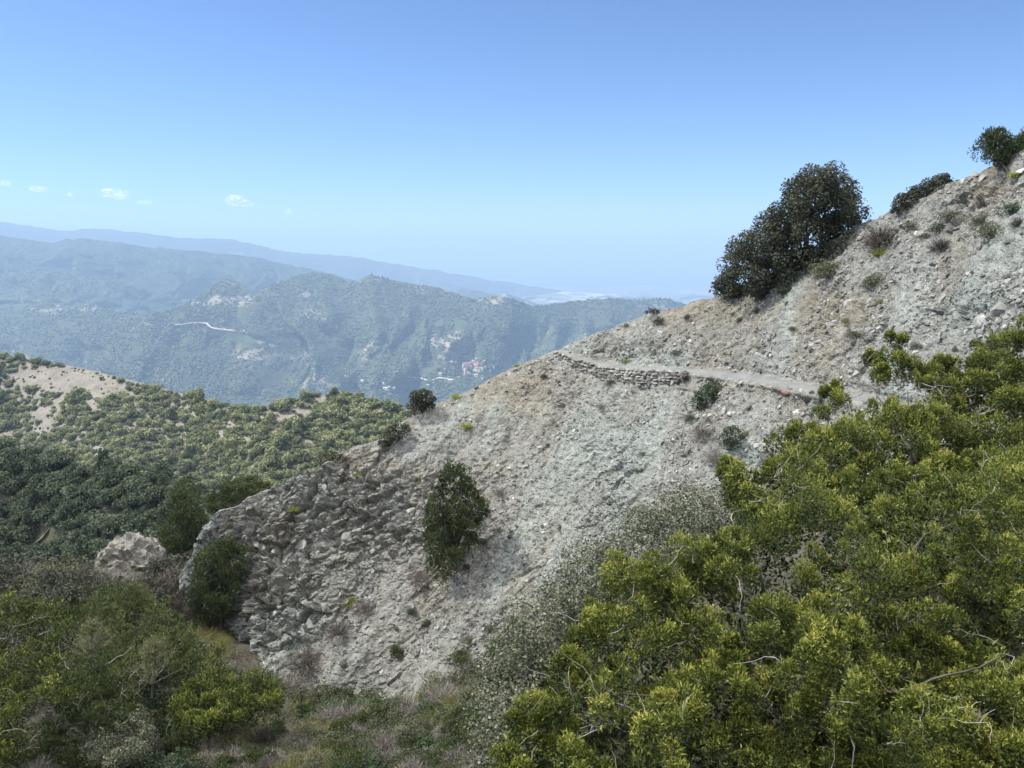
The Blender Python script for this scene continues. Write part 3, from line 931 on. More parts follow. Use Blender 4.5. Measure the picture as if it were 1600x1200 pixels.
_amp = np.interp(_x, [280, 330, 560, 700, 860, 1000, 1300, 1420, 1800], [5, 9, 8, 4, 1.5, 2.5, 3, 6, 6])
_ry = _ry + _amp * fbm(np.stack([_x / 26, _x * 0, _x * 0], -1), 4, 291, 0.6)
RIDGE = np.stack([_x, _ry, np.interp(_x, _r[:, 0], _r[:, 2])], 1)
HS = Loft(RIDGE, BOTTOM, hs_slope, NX, NY, 280, 1800, 1, shear, 8)
BASE = HS.P.copy()
nm = HS.normals()
nm = np.where(nm[..., 2:3] < 0, -nm, nm)
a, b = HS.PX, HS.PY
tt = np.linspace(0, 1, NY)[:, None]
oc = outcrop(a, b)
i_, o_ = ti(a), to(a)
onp = sstep(i_ - 6, i_ + 1, b) * sstep(o_ + 5, o_ - 1, b) * (a > 850)
wallm = (a > 858) & (a < 1085) & (b > o_ - 3) & (b < o_ + 24)
old_track = np.clip(blob(a, b, 745, 628, 55, 16) + blob(a, b, 810, 592, 40, 9) + blob(a, b, 700, 650, 35, 12), 0, 1)
keep = (1 - onp) * np.where(wallm, 0.25, 1.0) * (1 - 0.75 * old_track)
Pn = BASE
dsp = 0.34 * fbm(Pn / 3.2, 3, 301)
slopev = np.array([-0.35, -0.55, -0.72])
qr = Pn - (Pn @ nrm(slopev))[..., None] * nrm(slopev) * 0.8           # stretched down the fall line: rills
dsp += 0.28 * fbm(qr / 1.1, 3, 305) * (0.3 + 0.7 * sstep(0.1, 0.5, fbm(Pn / 9.0, 2, 306) + 0.35))
chute = fbm(qr / 2.6, 3, 307)
roc = sstep(0.02, 0.35, -chute + 0.25 * fbm(Pn / 6, 2, 308)) * (1 - oc) * 0.55
E1 = nrm(np.array([-0.75, -0.15, -0.62]))
E2 = nrm(np.cross(E1, np.array([0.2, 0.9, -0.3])))
E3 = np.cross(E1, E2)
BED = np.stack([E1 / 2.3, E2 / 0.75, E3 / 1.2], 1)
Qb = Pn @ BED + 0.03 * np.stack([vnoise(Pn / 0.7, 15), vnoise(Pn / 0.7, 16), vnoise(Pn / 0.7, 17)], -1)
vb, eb = facet(Qb / 0.9, 314)
vc, ec = facet(Qb / 0.33, 315)
v1, e1 = facet(Pn / 1.9 + 0.04 * np.stack([vnoise(Pn / 0.8, 5), vnoise(Pn / 0.8, 6), vnoise(Pn / 0.8, 7)], -1), 311)
v2, e2 = facet(Pn / np.array([0.75, 0.75, 0.5]), 312)
v3, e3 = facet(Pn / 0.26, 313)
dsp += oc * (0.45 * v1 - 0.16 * np.exp(-e1 / 0.05) + 0.5 * vb - 0.18 * np.exp(-eb / 0.06)) + oc * (0.16 * vc - 0.10 * np.exp(-ec / 0.08))
dsp += roc * (0.22 * vb - 0.15 * np.exp(-eb / 0.07) + 0.10 * vc) + 0.30 * chute * (1 - oc)
dsp += (0.07 + 0.24 * oc) * v2 * (0.5 + 0.5 * oc) - oc * 0.12 * np.exp(-e2 / 0.08)
dsp += (0.05 + 0.06 * oc) * v3
dsp *= keep
dsp = dsp * np.maximum(0.45 + 0.55 * sstep(0, 0.06, tt), oc)
HS.P = BASE + nm * dsp[..., None]
warm = np.clip(0.6 * blob(a, b, 1150, 480, 160, 26) + 0.7 * blob(a, b, 740, 610, 110, 25) + 0.5 * blob(a, b, 1480, 290, 160, 30) + 0.6 * blob(a, b, 1190, 612, 50, 14) + 0.4 * blob(a, b, 560, 720, 70, 20) + 0.45 * old_track + 0.5 * blob(a, b, 1290, 480, 70, 30) + 0.5 * fbm(Pn / 4, 3, 320) - 0.5 * chute, 0, 0.62)
green = np.clip(0.7 * blob(a, b, 820, 880, 120, 110) + 0.7 * blob(a, b, 930, 700, 150, 80) + 0.8 * blob(a, b, 1000, 560, 80, 14) + 0.5 * blob(a, b, 1430, 480, 130, 45) + 0.5 * blob(a, b, 740, 640, 60, 14) + 0.5 * blob(a, b, 420, 1000, 90, 40) + 0.8 * blob(a, b, 1180, 710, 60, 26) + 0.35 * oc + 0.4 * fbm(Pn / 4.5, 3, 330) + 1.3 * np.clip(chute, -0.3, 0.6), 0, 0.95)
back = [(0.5, 0.12), (1.4, 0.75), (4, 3.0), (12, 11), (35, 36)]
bk = HS.back(back, nrm(np.array([-0.35, 1.0, 0])))
Pall = np.concatenate([bk, HS.P])
ext = lambda w: np.concatenate([np.repeat(w[:1], len(back), 0), w])
# flank that closes the left end of the spur
lc = Pall[:, :1]
fl = np.concatenate([lc + np.array([-d * .35, d, -h]) for d, h in ((14, 16), (6, 6), (2.2, 1.6), (0.7, 0.3))], 1)
nf = fl.shape[1]
Pall = np.concatenate([fl, Pall], 1)
W = np.concatenate([np.repeat(ext(warm)[:, :1], nf, 1), ext(warm)], 1)
Gn = np.concatenate([np.repeat(ext(green)[:, :1], nf, 1), ext(green)], 1)
hillside = obj('hillside', mesh_np('hillside', Pall, grid_faces(*Pall.shape[:2]), [M_hill], {'warm': W, 'green': Gn}, False))
tag(hillside, kind='structure')

# footpath along the spur
cpx = np.concatenate([np.linspace(853, 960, 60), np.linspace(962, 1800, 260)])
rows = []
for f in np.linspace(0.0, 1.0, 7):
    y = ti(cpx) + (to(cpx) - ti(cpx)) * (f * 0.62 + 0.2)
    Lf = HS.P
    HS.P = BASE
    rows.append(HS.at(cpx, y) + np.array([0, 0, 0.05 + 0.04 * (1 - (2 * f - 1) ** 2)]))
    HS.P = Lf
rows = np.stack(rows)
rows[..., 2] += 0.03 * fbm(rows / 0.5, 3, 340)
ej = 0.22 * fbm(np.stack([cpx / 7, cpx * 0, cpx * 0], -1), 3, 341)
rows[0, :, 1] += ej
rows[-1, :, 1] += 0.22 * fbm(np.stack([cpx / 7, cpx * 0 + 9, cpx * 0], -1), 3, 342)
rows[0, :, 2] -= 0.1
rows[-1, :, 2] -= 0.1
tag(obj('footpath', mesh_np('footpath', rows, grid_faces(*rows.shape[:2]), [M_path], None, True)), kind='structure')

# loose stones
def hull_mesh(rng, n=13, sc=(1, 0.75, 0.45)):
    bm = bmesh.new()
    d = sphere_dirs(n, rng) * rng.uniform(0.75, 1.0, (n, 1)) * np.array(sc)
    for p in d:
        bm.verts.new(p)
    bmesh.ops.convex_hull(bm, input=bm.verts)
    for v in [v for v in bm.verts if not v.link_faces]:
        bm.verts.remove(v)
    bmesh.ops.triangulate(bm, faces=bm.faces)
    bm.verts.index_update()
    V = np.array([v.co[:] for v in bm.verts])
    F = np.array([[v.index for v in f.verts] for f in bm.faces])
    bm.free()
    return V, F
rng = np.random.default_rng(31)
HULLS = [hull_mesh(rng, 10 + i % 5, (1, rng.uniform(.6, .9), rng.uniform(.3, .6))) for i in range(14)]
SMALL = [hull_mesh(rng, 7, (1, rng.uniform(.6, .9), rng.uniform(.4, .7))) for i in range(8)]
HN = HS.normals()
HN = np.where(HN[..., 2:3] < 0, -HN, HN)
def hs_frame(px, py):
    Q = HS.P
    p = HS.at(px, py)
    HS.P = nm
    n = nrm(HS.at(px, py))
    HS.P = Q
    return p, n
def stone_field(name, n, base, smin, smax, rng, ok=None, power=2.2):
    px = rng.uniform(300, 1620, n * 2)
    ry = np.interp(px, np.linspace(280, 1800, NX), HS.ry)
    by = np.interp(px, np.linspace(280, 1800, NX), HS.by)
    py = ry + (by - ry) * rng.random(n * 2)
    k = np.ones(len(px), bool)
    k &= ~((py > ti(px) - 2) & (py < to(px) + 2) & (px > 855) & (rng.random(len(px)) > 0.05 + 0.5 * np.clip(np.abs((py - ti(px)) / np.maximum(to(px) - ti(px), 1) - 0.5) * 2 - 0.75, 0, 1)))
    k &= rng.random(len(px)) > 0.85 * (blob(px, py, 745, 628, 55, 16) + blob(px, py, 810, 592, 40, 9))
    k &= rng.random(len(px)) > 0.85 * np.clip(outcrop(px, py) * 1.3, 0, 1) * (px < 800)
    dn = fbm(np.stack([px / 60, py / 40, 0 * px], -1), 3, 400)
    ch = fbm(np.stack([px / 42 + py / 90, py / 260, 0 * px], -1), 3, 401)
    k &= rng.random(len(px)) < np.clip(0.36 + 0.9 * dn + 1.6 * ch, 0.03, 1)
    px, py = px[k][:n], py[k][:n]
    p, nn = hs_frame(px, py)
    n = len(p)
    s = smin + (smax - smin) * rng.random(n) ** power
    t1 = nrm(np.cross(nn, rng.normal(size=(n, 3))))
    tilt = nrm(nn + rng.normal(size=(n, 3)) * 0.35)
    t1 = nrm(t1 - (t1 * tilt).sum(-1, keepdims=True) * tilt)
    t2 = np.cross(tilt, t1)
    g = Geo()
    vid = rng.integers(0, len(base), n)
    tn = np.clip(0.45 + 0.27 * rng.normal(size=n), 0, 1)
    for v in range(len(base)):
        V0, F0 = base[v]
        m = vid == v
        if not m.any():
            continue
        V = p[m][:, None] + s[m][:, None, None] * (V0[None, :, :1] * t1[m][:, None] + V0[None, :, 1:2] * t2[m][:, None] + (V0[None, :, 2:] + 0.15) * tilt[m][:, None])
        F = (F0[None] + (np.arange(m.sum()) * len(V0))[:, None, None]).reshape(-1, 3)
        g.add(V.reshape(-1, 3), F, np.repeat(tn[m], len(V0)))
    o = obj(name, g.mesh(name, [M_scree]), hillside)
    tag(o, kind='stuff')
stone_field('scree', 9500, HULLS, 0.07, 0.24, rng)
stone_field('pebbles', 22000, SMALL, 0.045, 0.11, rng, None, 1.5)
BIG = [mesh_np('stone', V, F, [M_stone]) for V, F in HULLS]
REDS = mesh_np('stone', *HULLS[3], [M_redstone])
def big_stone(px, py, s, k, mesh=None, sc=(1, 1, 1)):
    p, nn = hs_frame(px, py)
    q = Vector(nn + RNG.normal(size=3) * 0.25).to_track_quat('Z', 'Y')
    e = (q.to_matrix() @ Matrix.Rotation(RNG.uniform(0, 6.28), 3, 'Z')).to_euler()
    return obj('stone', mesh or BIG[k % len(BIG)], hillside, tuple(p), e, (s * sc[0], s * sc[1], s * sc[2]))
spots = [(978, 759, .35), (1165, 765, .0), (1148, 690, .0), (1560, 487, .6), (1530, 500, .5), (1575, 470, .45), (1545, 345, .4), (1338, 583, .3), (1345, 575, .25), (1185, 672, .28), (1225, 655, .42), (1238, 640, .3), (1140, 745, .45), (1100, 720, .35), (1095, 745, .5), (1085, 735, .4), (1060, 615, .35), (1052, 600, .4), (1130, 642, .3), (1215, 735, .5), (1352, 465, .3), (600, 800, .8), (560, 830, .55), (612, 822, .6), (520, 780, .5), (560, 770, .45), (545, 840, .5), (470, 850, .7), (455, 960, .7), (480, 975, .6), (430, 940, .5), (510, 950, .6), (530, 1000, .45), (620, 935, .45), (660, 900, .4), (640, 945, .4), (400, 860, .6), (440, 800, .55), (380, 810, .5), (500, 740, .5), (530, 735, .45), (1520, 272, .32), (1535, 279, .36), (1505, 284, .3), (1580, 380, .35), (1590, 520, .5), (1470, 465, .3), (960, 560, .5), (935, 555, .6), (985, 555, .35), (1255, 690, .7), (1200, 715, .6)]
for k, (x, y, s) in enumerate(spots):
    if s:
        big_stone(x, y, s, k, None, (1.0, 1.0, 0.9))
for k in range(230):
    x = RNG.uniform(330, 1600)
    ry = np.interp(x, *np.array(RIDGE).T[:2])
    y = ry + 8 + RNG.random() * 460
    if y > np.interp(x, *np.array(BOTTOM).T) - 60 or (x > 850 and ti(x) - 4 < y < to(x) + 4):
        continue
    if RNG.random() > 0.25 + outcrop(x, y) + blob(x, y, 1160, 680, 110, 60) + blob(x, y, 600, 980, 120, 60):
        continue
    big_stone(x, y, RNG.uniform(0.16, 0.42), k)
big_stone(1162, 642, 0.2, 0, REDS)
# the low retaining wall under the path's far bend
wall = thing('dry_stone_wall', 'dry stone retaining wall below the far bend of the footpath', 'wall', HS.at(970, 590))
worg = np.array(wall.location)
WS = [mesh_np('stone', V * np.array([1, .8, 1.25]), F, [M_wall]) for V, F in [hull_mesh(rng, 16, (1, .8, .55)) for i in range(8)]]
bx = np.linspace(866, 1076, 300)
BT = HS.P
HS.P = BASE
edge = HS.at(bx, to(bx))
HS.P = BT
seg = np.concatenate([[0], np.cumsum(np.linalg.norm(np.diff(edge, axis=0), axis=1))])
hgt = np.interp(bx, [862, 880, 930, 1000, 1050, 1076], [0.35, 0.5, 0.7, 0.9, 0.8, 0.3])
row, zc, cnt = 0, -0.06, 0
while zc < 1.35 and cnt < 299:
    d = RNG.uniform(0, 0.3)
    while d < seg[-1]:
        w = RNG.uniform(0.2, 0.6)
        c = np.array([np.interp(d, seg, edge[:, k]) for k in range(3)])
        c2 = np.array([np.interp(d + .1, seg, edge[:, k]) for k in range(3)])
        if zc < np.interp(d, seg, hgt):
            tg = nrm(c2 - c)
            outw = nrm(np.array([tg[1], -tg[0], 0]))
            if outw[1] > 0:
                outw = -outw
            loc = c + outw * (0.06 + 0.26 * zc + RNG.uniform(-.05, .06)) + np.array([0, 0, 0.03 - zc + RNG.uniform(-.03, .03)])
            obj('stone', WS[RNG.integers(0, 8)], wall, tuple(loc - worg), (RNG.normal() * .25, RNG.normal() * .25, math.atan2(tg[1], tg[0]) + RNG.normal() * .2), (w * .6, RNG.uniform(.22, .36), RNG.uniform(.11, .24)))
            cnt += 1
        d += w * 0.95
    zc += 0.19
# low edging of larger blocks under the near part of the path
edg = thing('stone_edging', 'low edging of large blocks below the near part of the footpath', 'wall', HS.at(1240, 620))
eorg = np.array(edg.location)
for x, y, s, red in [(1160, 598, .28, 0), (1172, 601, .3, 0), (1192, 604, .3, 0), (1208, 606, .3, 0), (1225, 612, .42, 1), (1243, 616, .5, 0), (1258, 620, .5, 0), (1272, 625, .5, 0), (1286, 629, .45, 0), (1235, 608, .25, 0), (1252, 611, .25, 0), (1268, 615, .28, 0), (1282, 620, .28, 0), (1300, 632, .4, 0), (1316, 634, .35, 0)]:
    p, nn = hs_frame(x, y)
    obj('stone', REDS if red else WS[RNG.integers(0, 8)] if s < .3 else BIG[RNG.integers(0, 8)], edg, tuple(p - eorg), (RNG.normal() * .3 + .4, RNG.normal() * .2, RNG.uniform(0, 3)), (s, s * .8, s * .8))

# ------------------------------------------------------------------ gully floor and the near slope
def tps_fit(X, z, lam=1e-3):
    n = len(X)
    d = np.linalg.norm(X[:, None] - X[None], axis=-1)
    K = np.where(d > 0, d * d * np.log(d + 1e-12), 0) + lam * np.eye(n) * 50
    Pm = np.concatenate([np.ones((n, 1)), X], 1)
    A = np.block([[K, Pm], [Pm.T, np.zeros((3, 3))]])
    return np.linalg.solve(A, np.concatenate([z, np.zeros(3)]))
def tps_eval(X, w, Q):
    out = np.zeros(len(Q))
    for s0 in range(0, len(Q), 20000):
        q = Q[s0:s0 + 20000]
        d = np.linalg.norm(q[:, None] - X[None], axis=-1)
        K = np.where(d > 0, d * d * np.log(d + 1e-12), 0)
        out[s0:s0 + 20000] = K @ w[:-3] + w[-3] + q @ w[-2:]
    return out
DISP = HS.P
HS.P = BASE
cps = []
for x, y in [(345, 1000), (372, 1012), (430, 1052), (500, 1085), (560, 1100), (620, 1100), (680, 1085), (740, 1055), (800, 1020), (860, 985), (930, 930), (1000, 880), (1100, 820), (1200, 780), (1300, 750), (1400, 730), (1550, 715)]:
    cps.append(HS.at(x, y) + np.array([0, 0, -0.05]))
HS.P = DISP
for x, y, Y in [(300, 1195, 25), (450, 1195, 24), (600, 1195, 22.5), (700, 1195, 20), (800, 1195, 16), (950, 1195, 11.5), (1200, 1195, 7.5), (1600, 1195, 7), (100, 1195, 25), (-200, 1195, 26),
                (0, 1060, 34), (150, 1060, 34), (270, 1040, 38), (330, 1010, 43), (0, 960, 46), (150, 945, 48), (260, 920, 54), (310, 960, 50), (0, 905, 62), (150, 895, 64), (260, 872, 70), (330, 870, 72), (-250, 960, 50), (-250, 1080, 36), (-300, 900, 66), (420, 880, 80)]:
    cps.append(at(x, y, Y))
cps += [np.array(v, float) for v in [(0, 0, -1.65), (-3, 0, -1.9), (4, 0, -2.1), (10, 2, -1.4), (8, 8, -4.2), (15, 10, -1.5), (14, 18, -5.0), (22, 22, -3.5), (-10, 0, -4), (-25, 2, -9), (-8, 10, -8.5), (0, -6, 2.5), (12, -6, 5), (-20, -6, -4), (-45, 10, -20), (26, 8, 5), (-60, 80, -52), (0, 95, -60), (-60, 40, -36), (30, 40, -12)]]
cps = np.array(cps)
TW = tps_fit(cps[:, :2], cps[:, 2])
GX, GY = np.linspace(-62, 32, 250), np.concatenate([np.linspace(-8, 46, 210), np.linspace(46.6, 95, 60)])
gx, gy = np.meshgrid(GX, GY)
gz = tps_eval(cps[:, :2], TW, np.stack([gx.ravel(), gy.ravel()], -1)).reshape(gx.shape)
GP = np.stack([gx, gy, gz], -1)
gz += 0.22 * fbm(GP / 2.2, 4, 501) + 0.07 * facet(GP / 0.5, 502)[0] * 0.6
GP[..., 2] = gz
ground = obj('ground', mesh_np('ground', GP, grid_faces(*GP.shape[:2])[:, ::-1], [M_ground], {'litter': sstep(-4.5, -1.5, gx - (gy - 12) * 0.25) * sstep(19, 15, gy)}, False))
tag(ground, kind='structure')
def gheight(x, y):
    x, y = np.asarray(x, float), np.asarray(y, float)
    u = np.clip(np.interp(x, GX, np.arange(len(GX))), 0, len(GX) - 1.001)
    v = np.clip(np.interp(y, GY, np.arange(len(GY))), 0, len(GY) - 1.001)
    j, i = u.astype(int), v.astype(int)
    f, g = u - j, v - i
    return (gz[i, j] * (1 - f) + gz[i, j + 1] * f) * (1 - g) + (gz[i + 1, j] * (1 - f) + gz[i + 1, j + 1] * f) * g
YS = np.linspace(2.5, 94, 1600)
def ghit(px, py):
    """where a sight line meets the ground"""
    q = at(px, py, YS)
    below = np.nonzero(q[:, 2] < gheight(q[:, 0], q[:, 1]))[0]
    return q[below[0]] if len(below) else None

# ------------------------------------------------------------------ vegetation: shared makers
def sample_poly(poly, rng):
    P = np.array(poly, float)
    lo, hi = P.min(0), P.max(0)
    def f(n):
        out = np.zeros((0, 2))
        while len(out) < n:
            c = rng.uniform(lo, hi, (n * 3, 2))
            out = np.concatenate([out, c[poly_in(c[:, 0], c[:, 1], poly)]])
        return out[:n]
    return f
def lobes_poly(poly, n, Yf, thick, rpx, rng, hole=None):
    p = best_points(n, sample_poly(poly, rng), rng, 5)
    if hole is not None:
        p = p[((p[:, 0] - hole[0]) / hole[2]) ** 2 + ((p[:, 1] - hole[1]) / hole[3]) ** 2 > 1]
    Y = np.array([Yf(a, b) for a, b in p])
    C = at(p[:, 0], p[:, 1], Y + rng.uniform(-.5, .5, len(p)) * thick)
    return C, rpx / FPX * Y * rng.uniform(.65, 1.3, len(p))
UP = np.array([0, 0, 1.0])
def juniper_leaves(g, C, R, per, Ls, Ws, rng, tbase=0.2, upw=0.6, tall=1.25, side=2):
    for c, r in zip(C, R):
        n = int(per * rng.uniform(.8, 1.2))
        d = sphere_dirs(n, rng, 0.45)
        f = rng.uniform(0.35, 1.0, n) ** 0.55
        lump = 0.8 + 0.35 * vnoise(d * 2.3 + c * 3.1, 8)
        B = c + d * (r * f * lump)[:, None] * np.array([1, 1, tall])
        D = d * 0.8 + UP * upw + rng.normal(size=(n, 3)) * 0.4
        t = np.clip(tbase + 0.6 * (f - .72) + 0.26 * d[:, 2] + 0.3 * (lump - .8) + rng.normal() * .12 + 0.12 * rng.normal(size=n), 0, 1)  # yellower new growth at the tips; darker inner sprigs also put shade into colour
        sprigs(g, B, D, Ls * rng.uniform(.7, 1.3, n), Ws, rng, t, side)
def broad_leaves(g, C, R, per, size, rng, tbase=0.42, asp=0.7, flat=0.9):
    for c, r in zip(C, R):
        n = int(per * rng.uniform(.8, 1.2))
        d = sphere_dirs(n, rng, 0.3)
        f = rng.uniform(0.3, 1.0, n) ** 0.5
        B = c + d * (r * f)[:, None] * np.array([1, 1, flat])
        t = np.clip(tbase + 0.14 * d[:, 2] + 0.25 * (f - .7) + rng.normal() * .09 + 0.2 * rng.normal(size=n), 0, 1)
        leaves(g, B, nrm(d * .7 + UP * .3 + rng.normal(size=(n, 3)) * .6), size, rng, t, asp)
def bough(base, target, r0, r1, rng, sag=0.12, n=7):
    base, target = np.asarray(base, float), np.asarray(target, float)
    f = np.linspace(0, 1, n)[:, None]
    L_ = np.linalg.norm(target - base)
    p = base + (target - base) * f
    w_ = np.cumsum(rng.normal(size=(n, 3)), 0)
    w_ = w_ - w_[:1] - (w_[-1:] - w_[:1]) * f
    p += w_ * L_ * 0.018
    p[:, 2] += sag * L_ * np.sin(f[:, 0] * pi)
    return p
def part_tube(name, parent, org, pts, r0, r1, mat, sides=6):
    g = Geo()
    tube(g, np.asarray(pts) - org, r0, r1, sides)
    return obj(name, g.mesh(name, [mat], True), parent)
def twig_mess(g, C, R, n, length, rad, rng, org, inward=0.2):
    for q in range(n):
        k = rng.integers(0, len(C))
        d = sphere_dirs(1, rng, -0.3)[0]
        p0 = C[k] + d * R[k] * rng.uniform(.2, 1.0)
        Lq = length * rng.uniform(.5, 1.4)
        pts = curve(p0, sphere_dirs(1, rng, -0.1)[0], Lq, 6, rng, 0.42)
        tube(g, pts - org, rad * rng.uniform(.6, 1.6), rad * 0.35, 3, 0.5)
        for s in range(rng.integers(0, 3)):
            b = pts[rng.integers(2, 5)]
            tube(g, curve(b, sphere_dirs(1, rng)[0], Lq * .45, 4, rng, .4) - org, rad * .7, rad * .25, 3, 0.5)
def surf(px, py, on):
    if on == 'hs':
        p = HS.at(px, py)
        return p
    return ghit(px, py)
def woody(name, label, cat, poly, Yf, style, nl, rpx, per, thick, base, mat, size, seed, on='hs', hole=None, stems=3, trunk_r=0.12, barkm=None, twigs=0, tbase=None, back=0.6, twig_len=0.8, twig_r=0.008, tall=1.25, group=None, baseY=None):
    """a shrub or tree: crown of lobes spread through a volume, trunk or stems, boughs, dead twigs"""
    rng = np.random.default_rng(seed)
    b = at(base[0], base[1], baseY) if baseY else surf(base[0], base[1], on)
    org = np.array(b, float)
    t = thing(name, label, cat, org, group)
    C, R = lobes_poly(poly, nl, Yf, thick, rpx, rng, hole)
    C2, R2 = lobes_poly(poly, max(3, int(nl * back)), lambda a, c: Yf(a, c) + thick * 0.9, thick, rpx * 1.1, rng, hole)
    g = Geo()
    if style == 'juniper':
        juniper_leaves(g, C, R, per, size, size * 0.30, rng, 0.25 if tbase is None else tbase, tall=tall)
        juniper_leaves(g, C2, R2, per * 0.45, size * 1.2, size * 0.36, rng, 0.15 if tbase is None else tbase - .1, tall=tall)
    else:
        broad_leaves(g, C, R, per, size, rng, 0.42 if tbase is None else tbase)
        broad_leaves(g, C2, R2, per * 0.5, size * 1.1, rng, 0.34 if tbase is None else tbase - .08)
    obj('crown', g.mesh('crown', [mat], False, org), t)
    bm_ = barkm or M_bark
    allC = np.concatenate([C, C2])
    for s in range(stems):
        k = rng.integers(0, len(allC))
        part_tube('trunk' if s == 0 else 'branch', t, org, bough(org - UP * 0.2 + rng.normal(size=3) * np.array([.3, .3, 0]) * (s > 0) * (trunk_r * 3), allC[k], trunk_r, .02, rng), trunk_r * (1 if s == 0 else .7), trunk_r * .25, bm_)
    if twigs:
        g = Geo()
        twig_mess(g, C, R, twigs, twig_len, twig_r, rng, org)
        tag(obj('dead_twigs', g.mesh('dead_twigs', [M_twig], True), t), kind='stuff')
    return t, C, R

# ------------------------------------------------------------------ trees on the spur
woody('oak_tree', 'large dense dark evergreen oak leaning on the ridge above the footpath', 'tree',
      [(1122, 448), (1135, 425), (1150, 390), (1180, 358), (1205, 330), (1225, 318), (1240, 285), (1265, 272), (1300, 268), (1325, 280), (1336, 310), (1340, 350), (1332, 385), (1300, 412), (1250, 432), (1200, 452), (1150, 458)],
      lambda a, b: 46.5 + (1240 - a) * 0.012, 'oak', 130, 19, 260, 3.6, (1255, 420), M_oak, 0.155, 41, hole=(1262, 380, 12, 8), stems=11, trunk_r=0.13, barkm=M_dbark, back=0.35)
woody('oak_sapling', 'small oak clump at the lower left foot of the large ridge oak', 'tree', [(1120, 456), (1124, 438), (1140, 430), (1152, 445), (1150, 462)], lambda a, b: 50.0, 'oak', 8, 12, 90, 0.8, (1138, 462), M_oak, 0.17, 42, stems=3, trunk_r=0.05, barkm=M_dbark)
woody('juniper_tree', 'windswept dark juniper on the skyline at the top right corner', 'tree', [(1524, 243), (1532, 226), (1548, 212), (1562, 208), (1580, 222), (1610, 212), (1640, 225), (1640, 270), (1570, 274), (1550, 252)], lambda a, b: 37.8, 'juniper', 46, 13, 190, 1.4, (1572, 268), M_jun2, 0.13, 43, stems=6, trunk_r=0.09, twigs=14, tbase=.2)
woody('skyline_scrub', 'dark straggling scrub along the skyline right of the large oak', 'shrub', [(1398, 330), (1402, 312), (1422, 296), (1445, 288), (1478, 276), (1484, 284), (1450, 305), (1420, 325)], lambda a, b: 41.6, 'oak', 26, 9, 90, 1.0, (1440, 306), M_oak, 0.13, 44, stems=6, trunk_r=0.04, barkm=M_dbark)
woody('pine_tree', 'solitary bushy green conifer growing in the middle of the scree slope', 'tree', [(664, 850), (668, 800), (680, 770), (692, 745), (704, 728), (716, 730), (735, 745), (745, 770), (762, 790), (764, 805), (740, 825), (745, 850), (710, 870), (690, 880), (672, 872)], lambda a, b: 44.2, 'juniper', 95, 9, 100, 2.0, (708, 866), M_jun2, 0.16, 45, stems=8, trunk_r=0.10, twigs=50, twig_len=1.2, twig_r=0.014, tbase=.28)
woody('scrub_oak', 'dark low bush at the foot of the solitary conifer', 'shrub', [(668, 895), (672, 872), (700, 858), (722, 868), (715, 885), (690, 905)], lambda a, b: 43.0, 'juniper', 12, 11, 120, .8, (692, 892), M_jun2, 0.13, 46, stems=2, trunk_r=.04, tbase=.18)
woody('cypress_tree', 'dark brown-green conifer standing against the left end of the rock face', 'tree', [(303, 960), (300, 915), (310, 880), (330, 858), (355, 850), (385, 862), (390, 880), (378, 900), (365, 930), (360, 975), (330, 985)], lambda a, b: 46.2, 'juniper', 60, 13, 170, 2.0, (346, 984), M_jun2, 0.16, 47, stems=5, trunk_r=.12, barkm=M_dbark, twigs=20, tbase=.2, baseY=46.2)
woody('skyline_bush', 'round dark bush on the skyline left of the old track', 'shrub', [(640, 634), (646, 616), (660, 611), (675, 618), (680, 632), (665, 642), (648, 642)], lambda a, b: 53.6, 'oak', 18, 9, 110, 1.2, (660, 638), M_oak, 0.14, 48, stems=3, trunk_r=.05, barkm=M_dbark)
woody('skyline_bush', 'dark sprawling bush on the spur edge below the round skyline bush', 'shrub', [(594, 694), (606, 672), (628, 662), (640, 668), (625, 684), (605, 698)], lambda a, b: 51.8, 'oak', 16, 8, 90, .8, (612, 690), M_oak, 0.12, 49, stems=3, trunk_r=.04, barkm=M_dbark)
woody('skyline_bush', 'low dark bush on the spur edge above the rocky outcrop', 'shrub', [(498, 726), (508, 712), (525, 708), (532, 716), (515, 728)], lambda a, b: 51.4, 'oak', 9, 7, 70, .6, (514, 724), M_oak, 0.11, 50, stems=2, trunk_r=.03, barkm=M_dbark)
woody('skyline_bush', 'tiny dark bush on the skyline between path corner and oak', 'shrub', [(1008, 490), (1014, 484), (1030, 484), (1034, 490)], lambda a, b: 53.6, 'oak', 6, 5, 50, .5, (1022, 491), M_oak, 0.10, 51, stems=2, trunk_r=.03, barkm=M_dbark)
woody('green_bush', 'bright green bush below the middle of the footpath', 'shrub', [(1082, 630), (1090, 612), (1110, 602), (1130, 600), (1130, 618), (1120, 632), (1100, 640)], lambda a, b: 42.6, 'oak', 16, 9, 170, .9, (1106, 632), M_bush, 0.10, 52, stems=3, trunk_r=.03)
woody('green_bush', 'dark green bush with grey twigs below the bright green bush', 'shrub', [(1128, 690), (1132, 674), (1146, 668), (1164, 676), (1170, 694), (1155, 706), (1142, 704)], lambda a, b: 38.0, 'oak', 14, 9, 150, .8, (1150, 698), M_bush, 0.08, 53, stems=2, trunk_r=.03, twigs=24, twig_len=.5, twig_r=.006, tbase=.3)

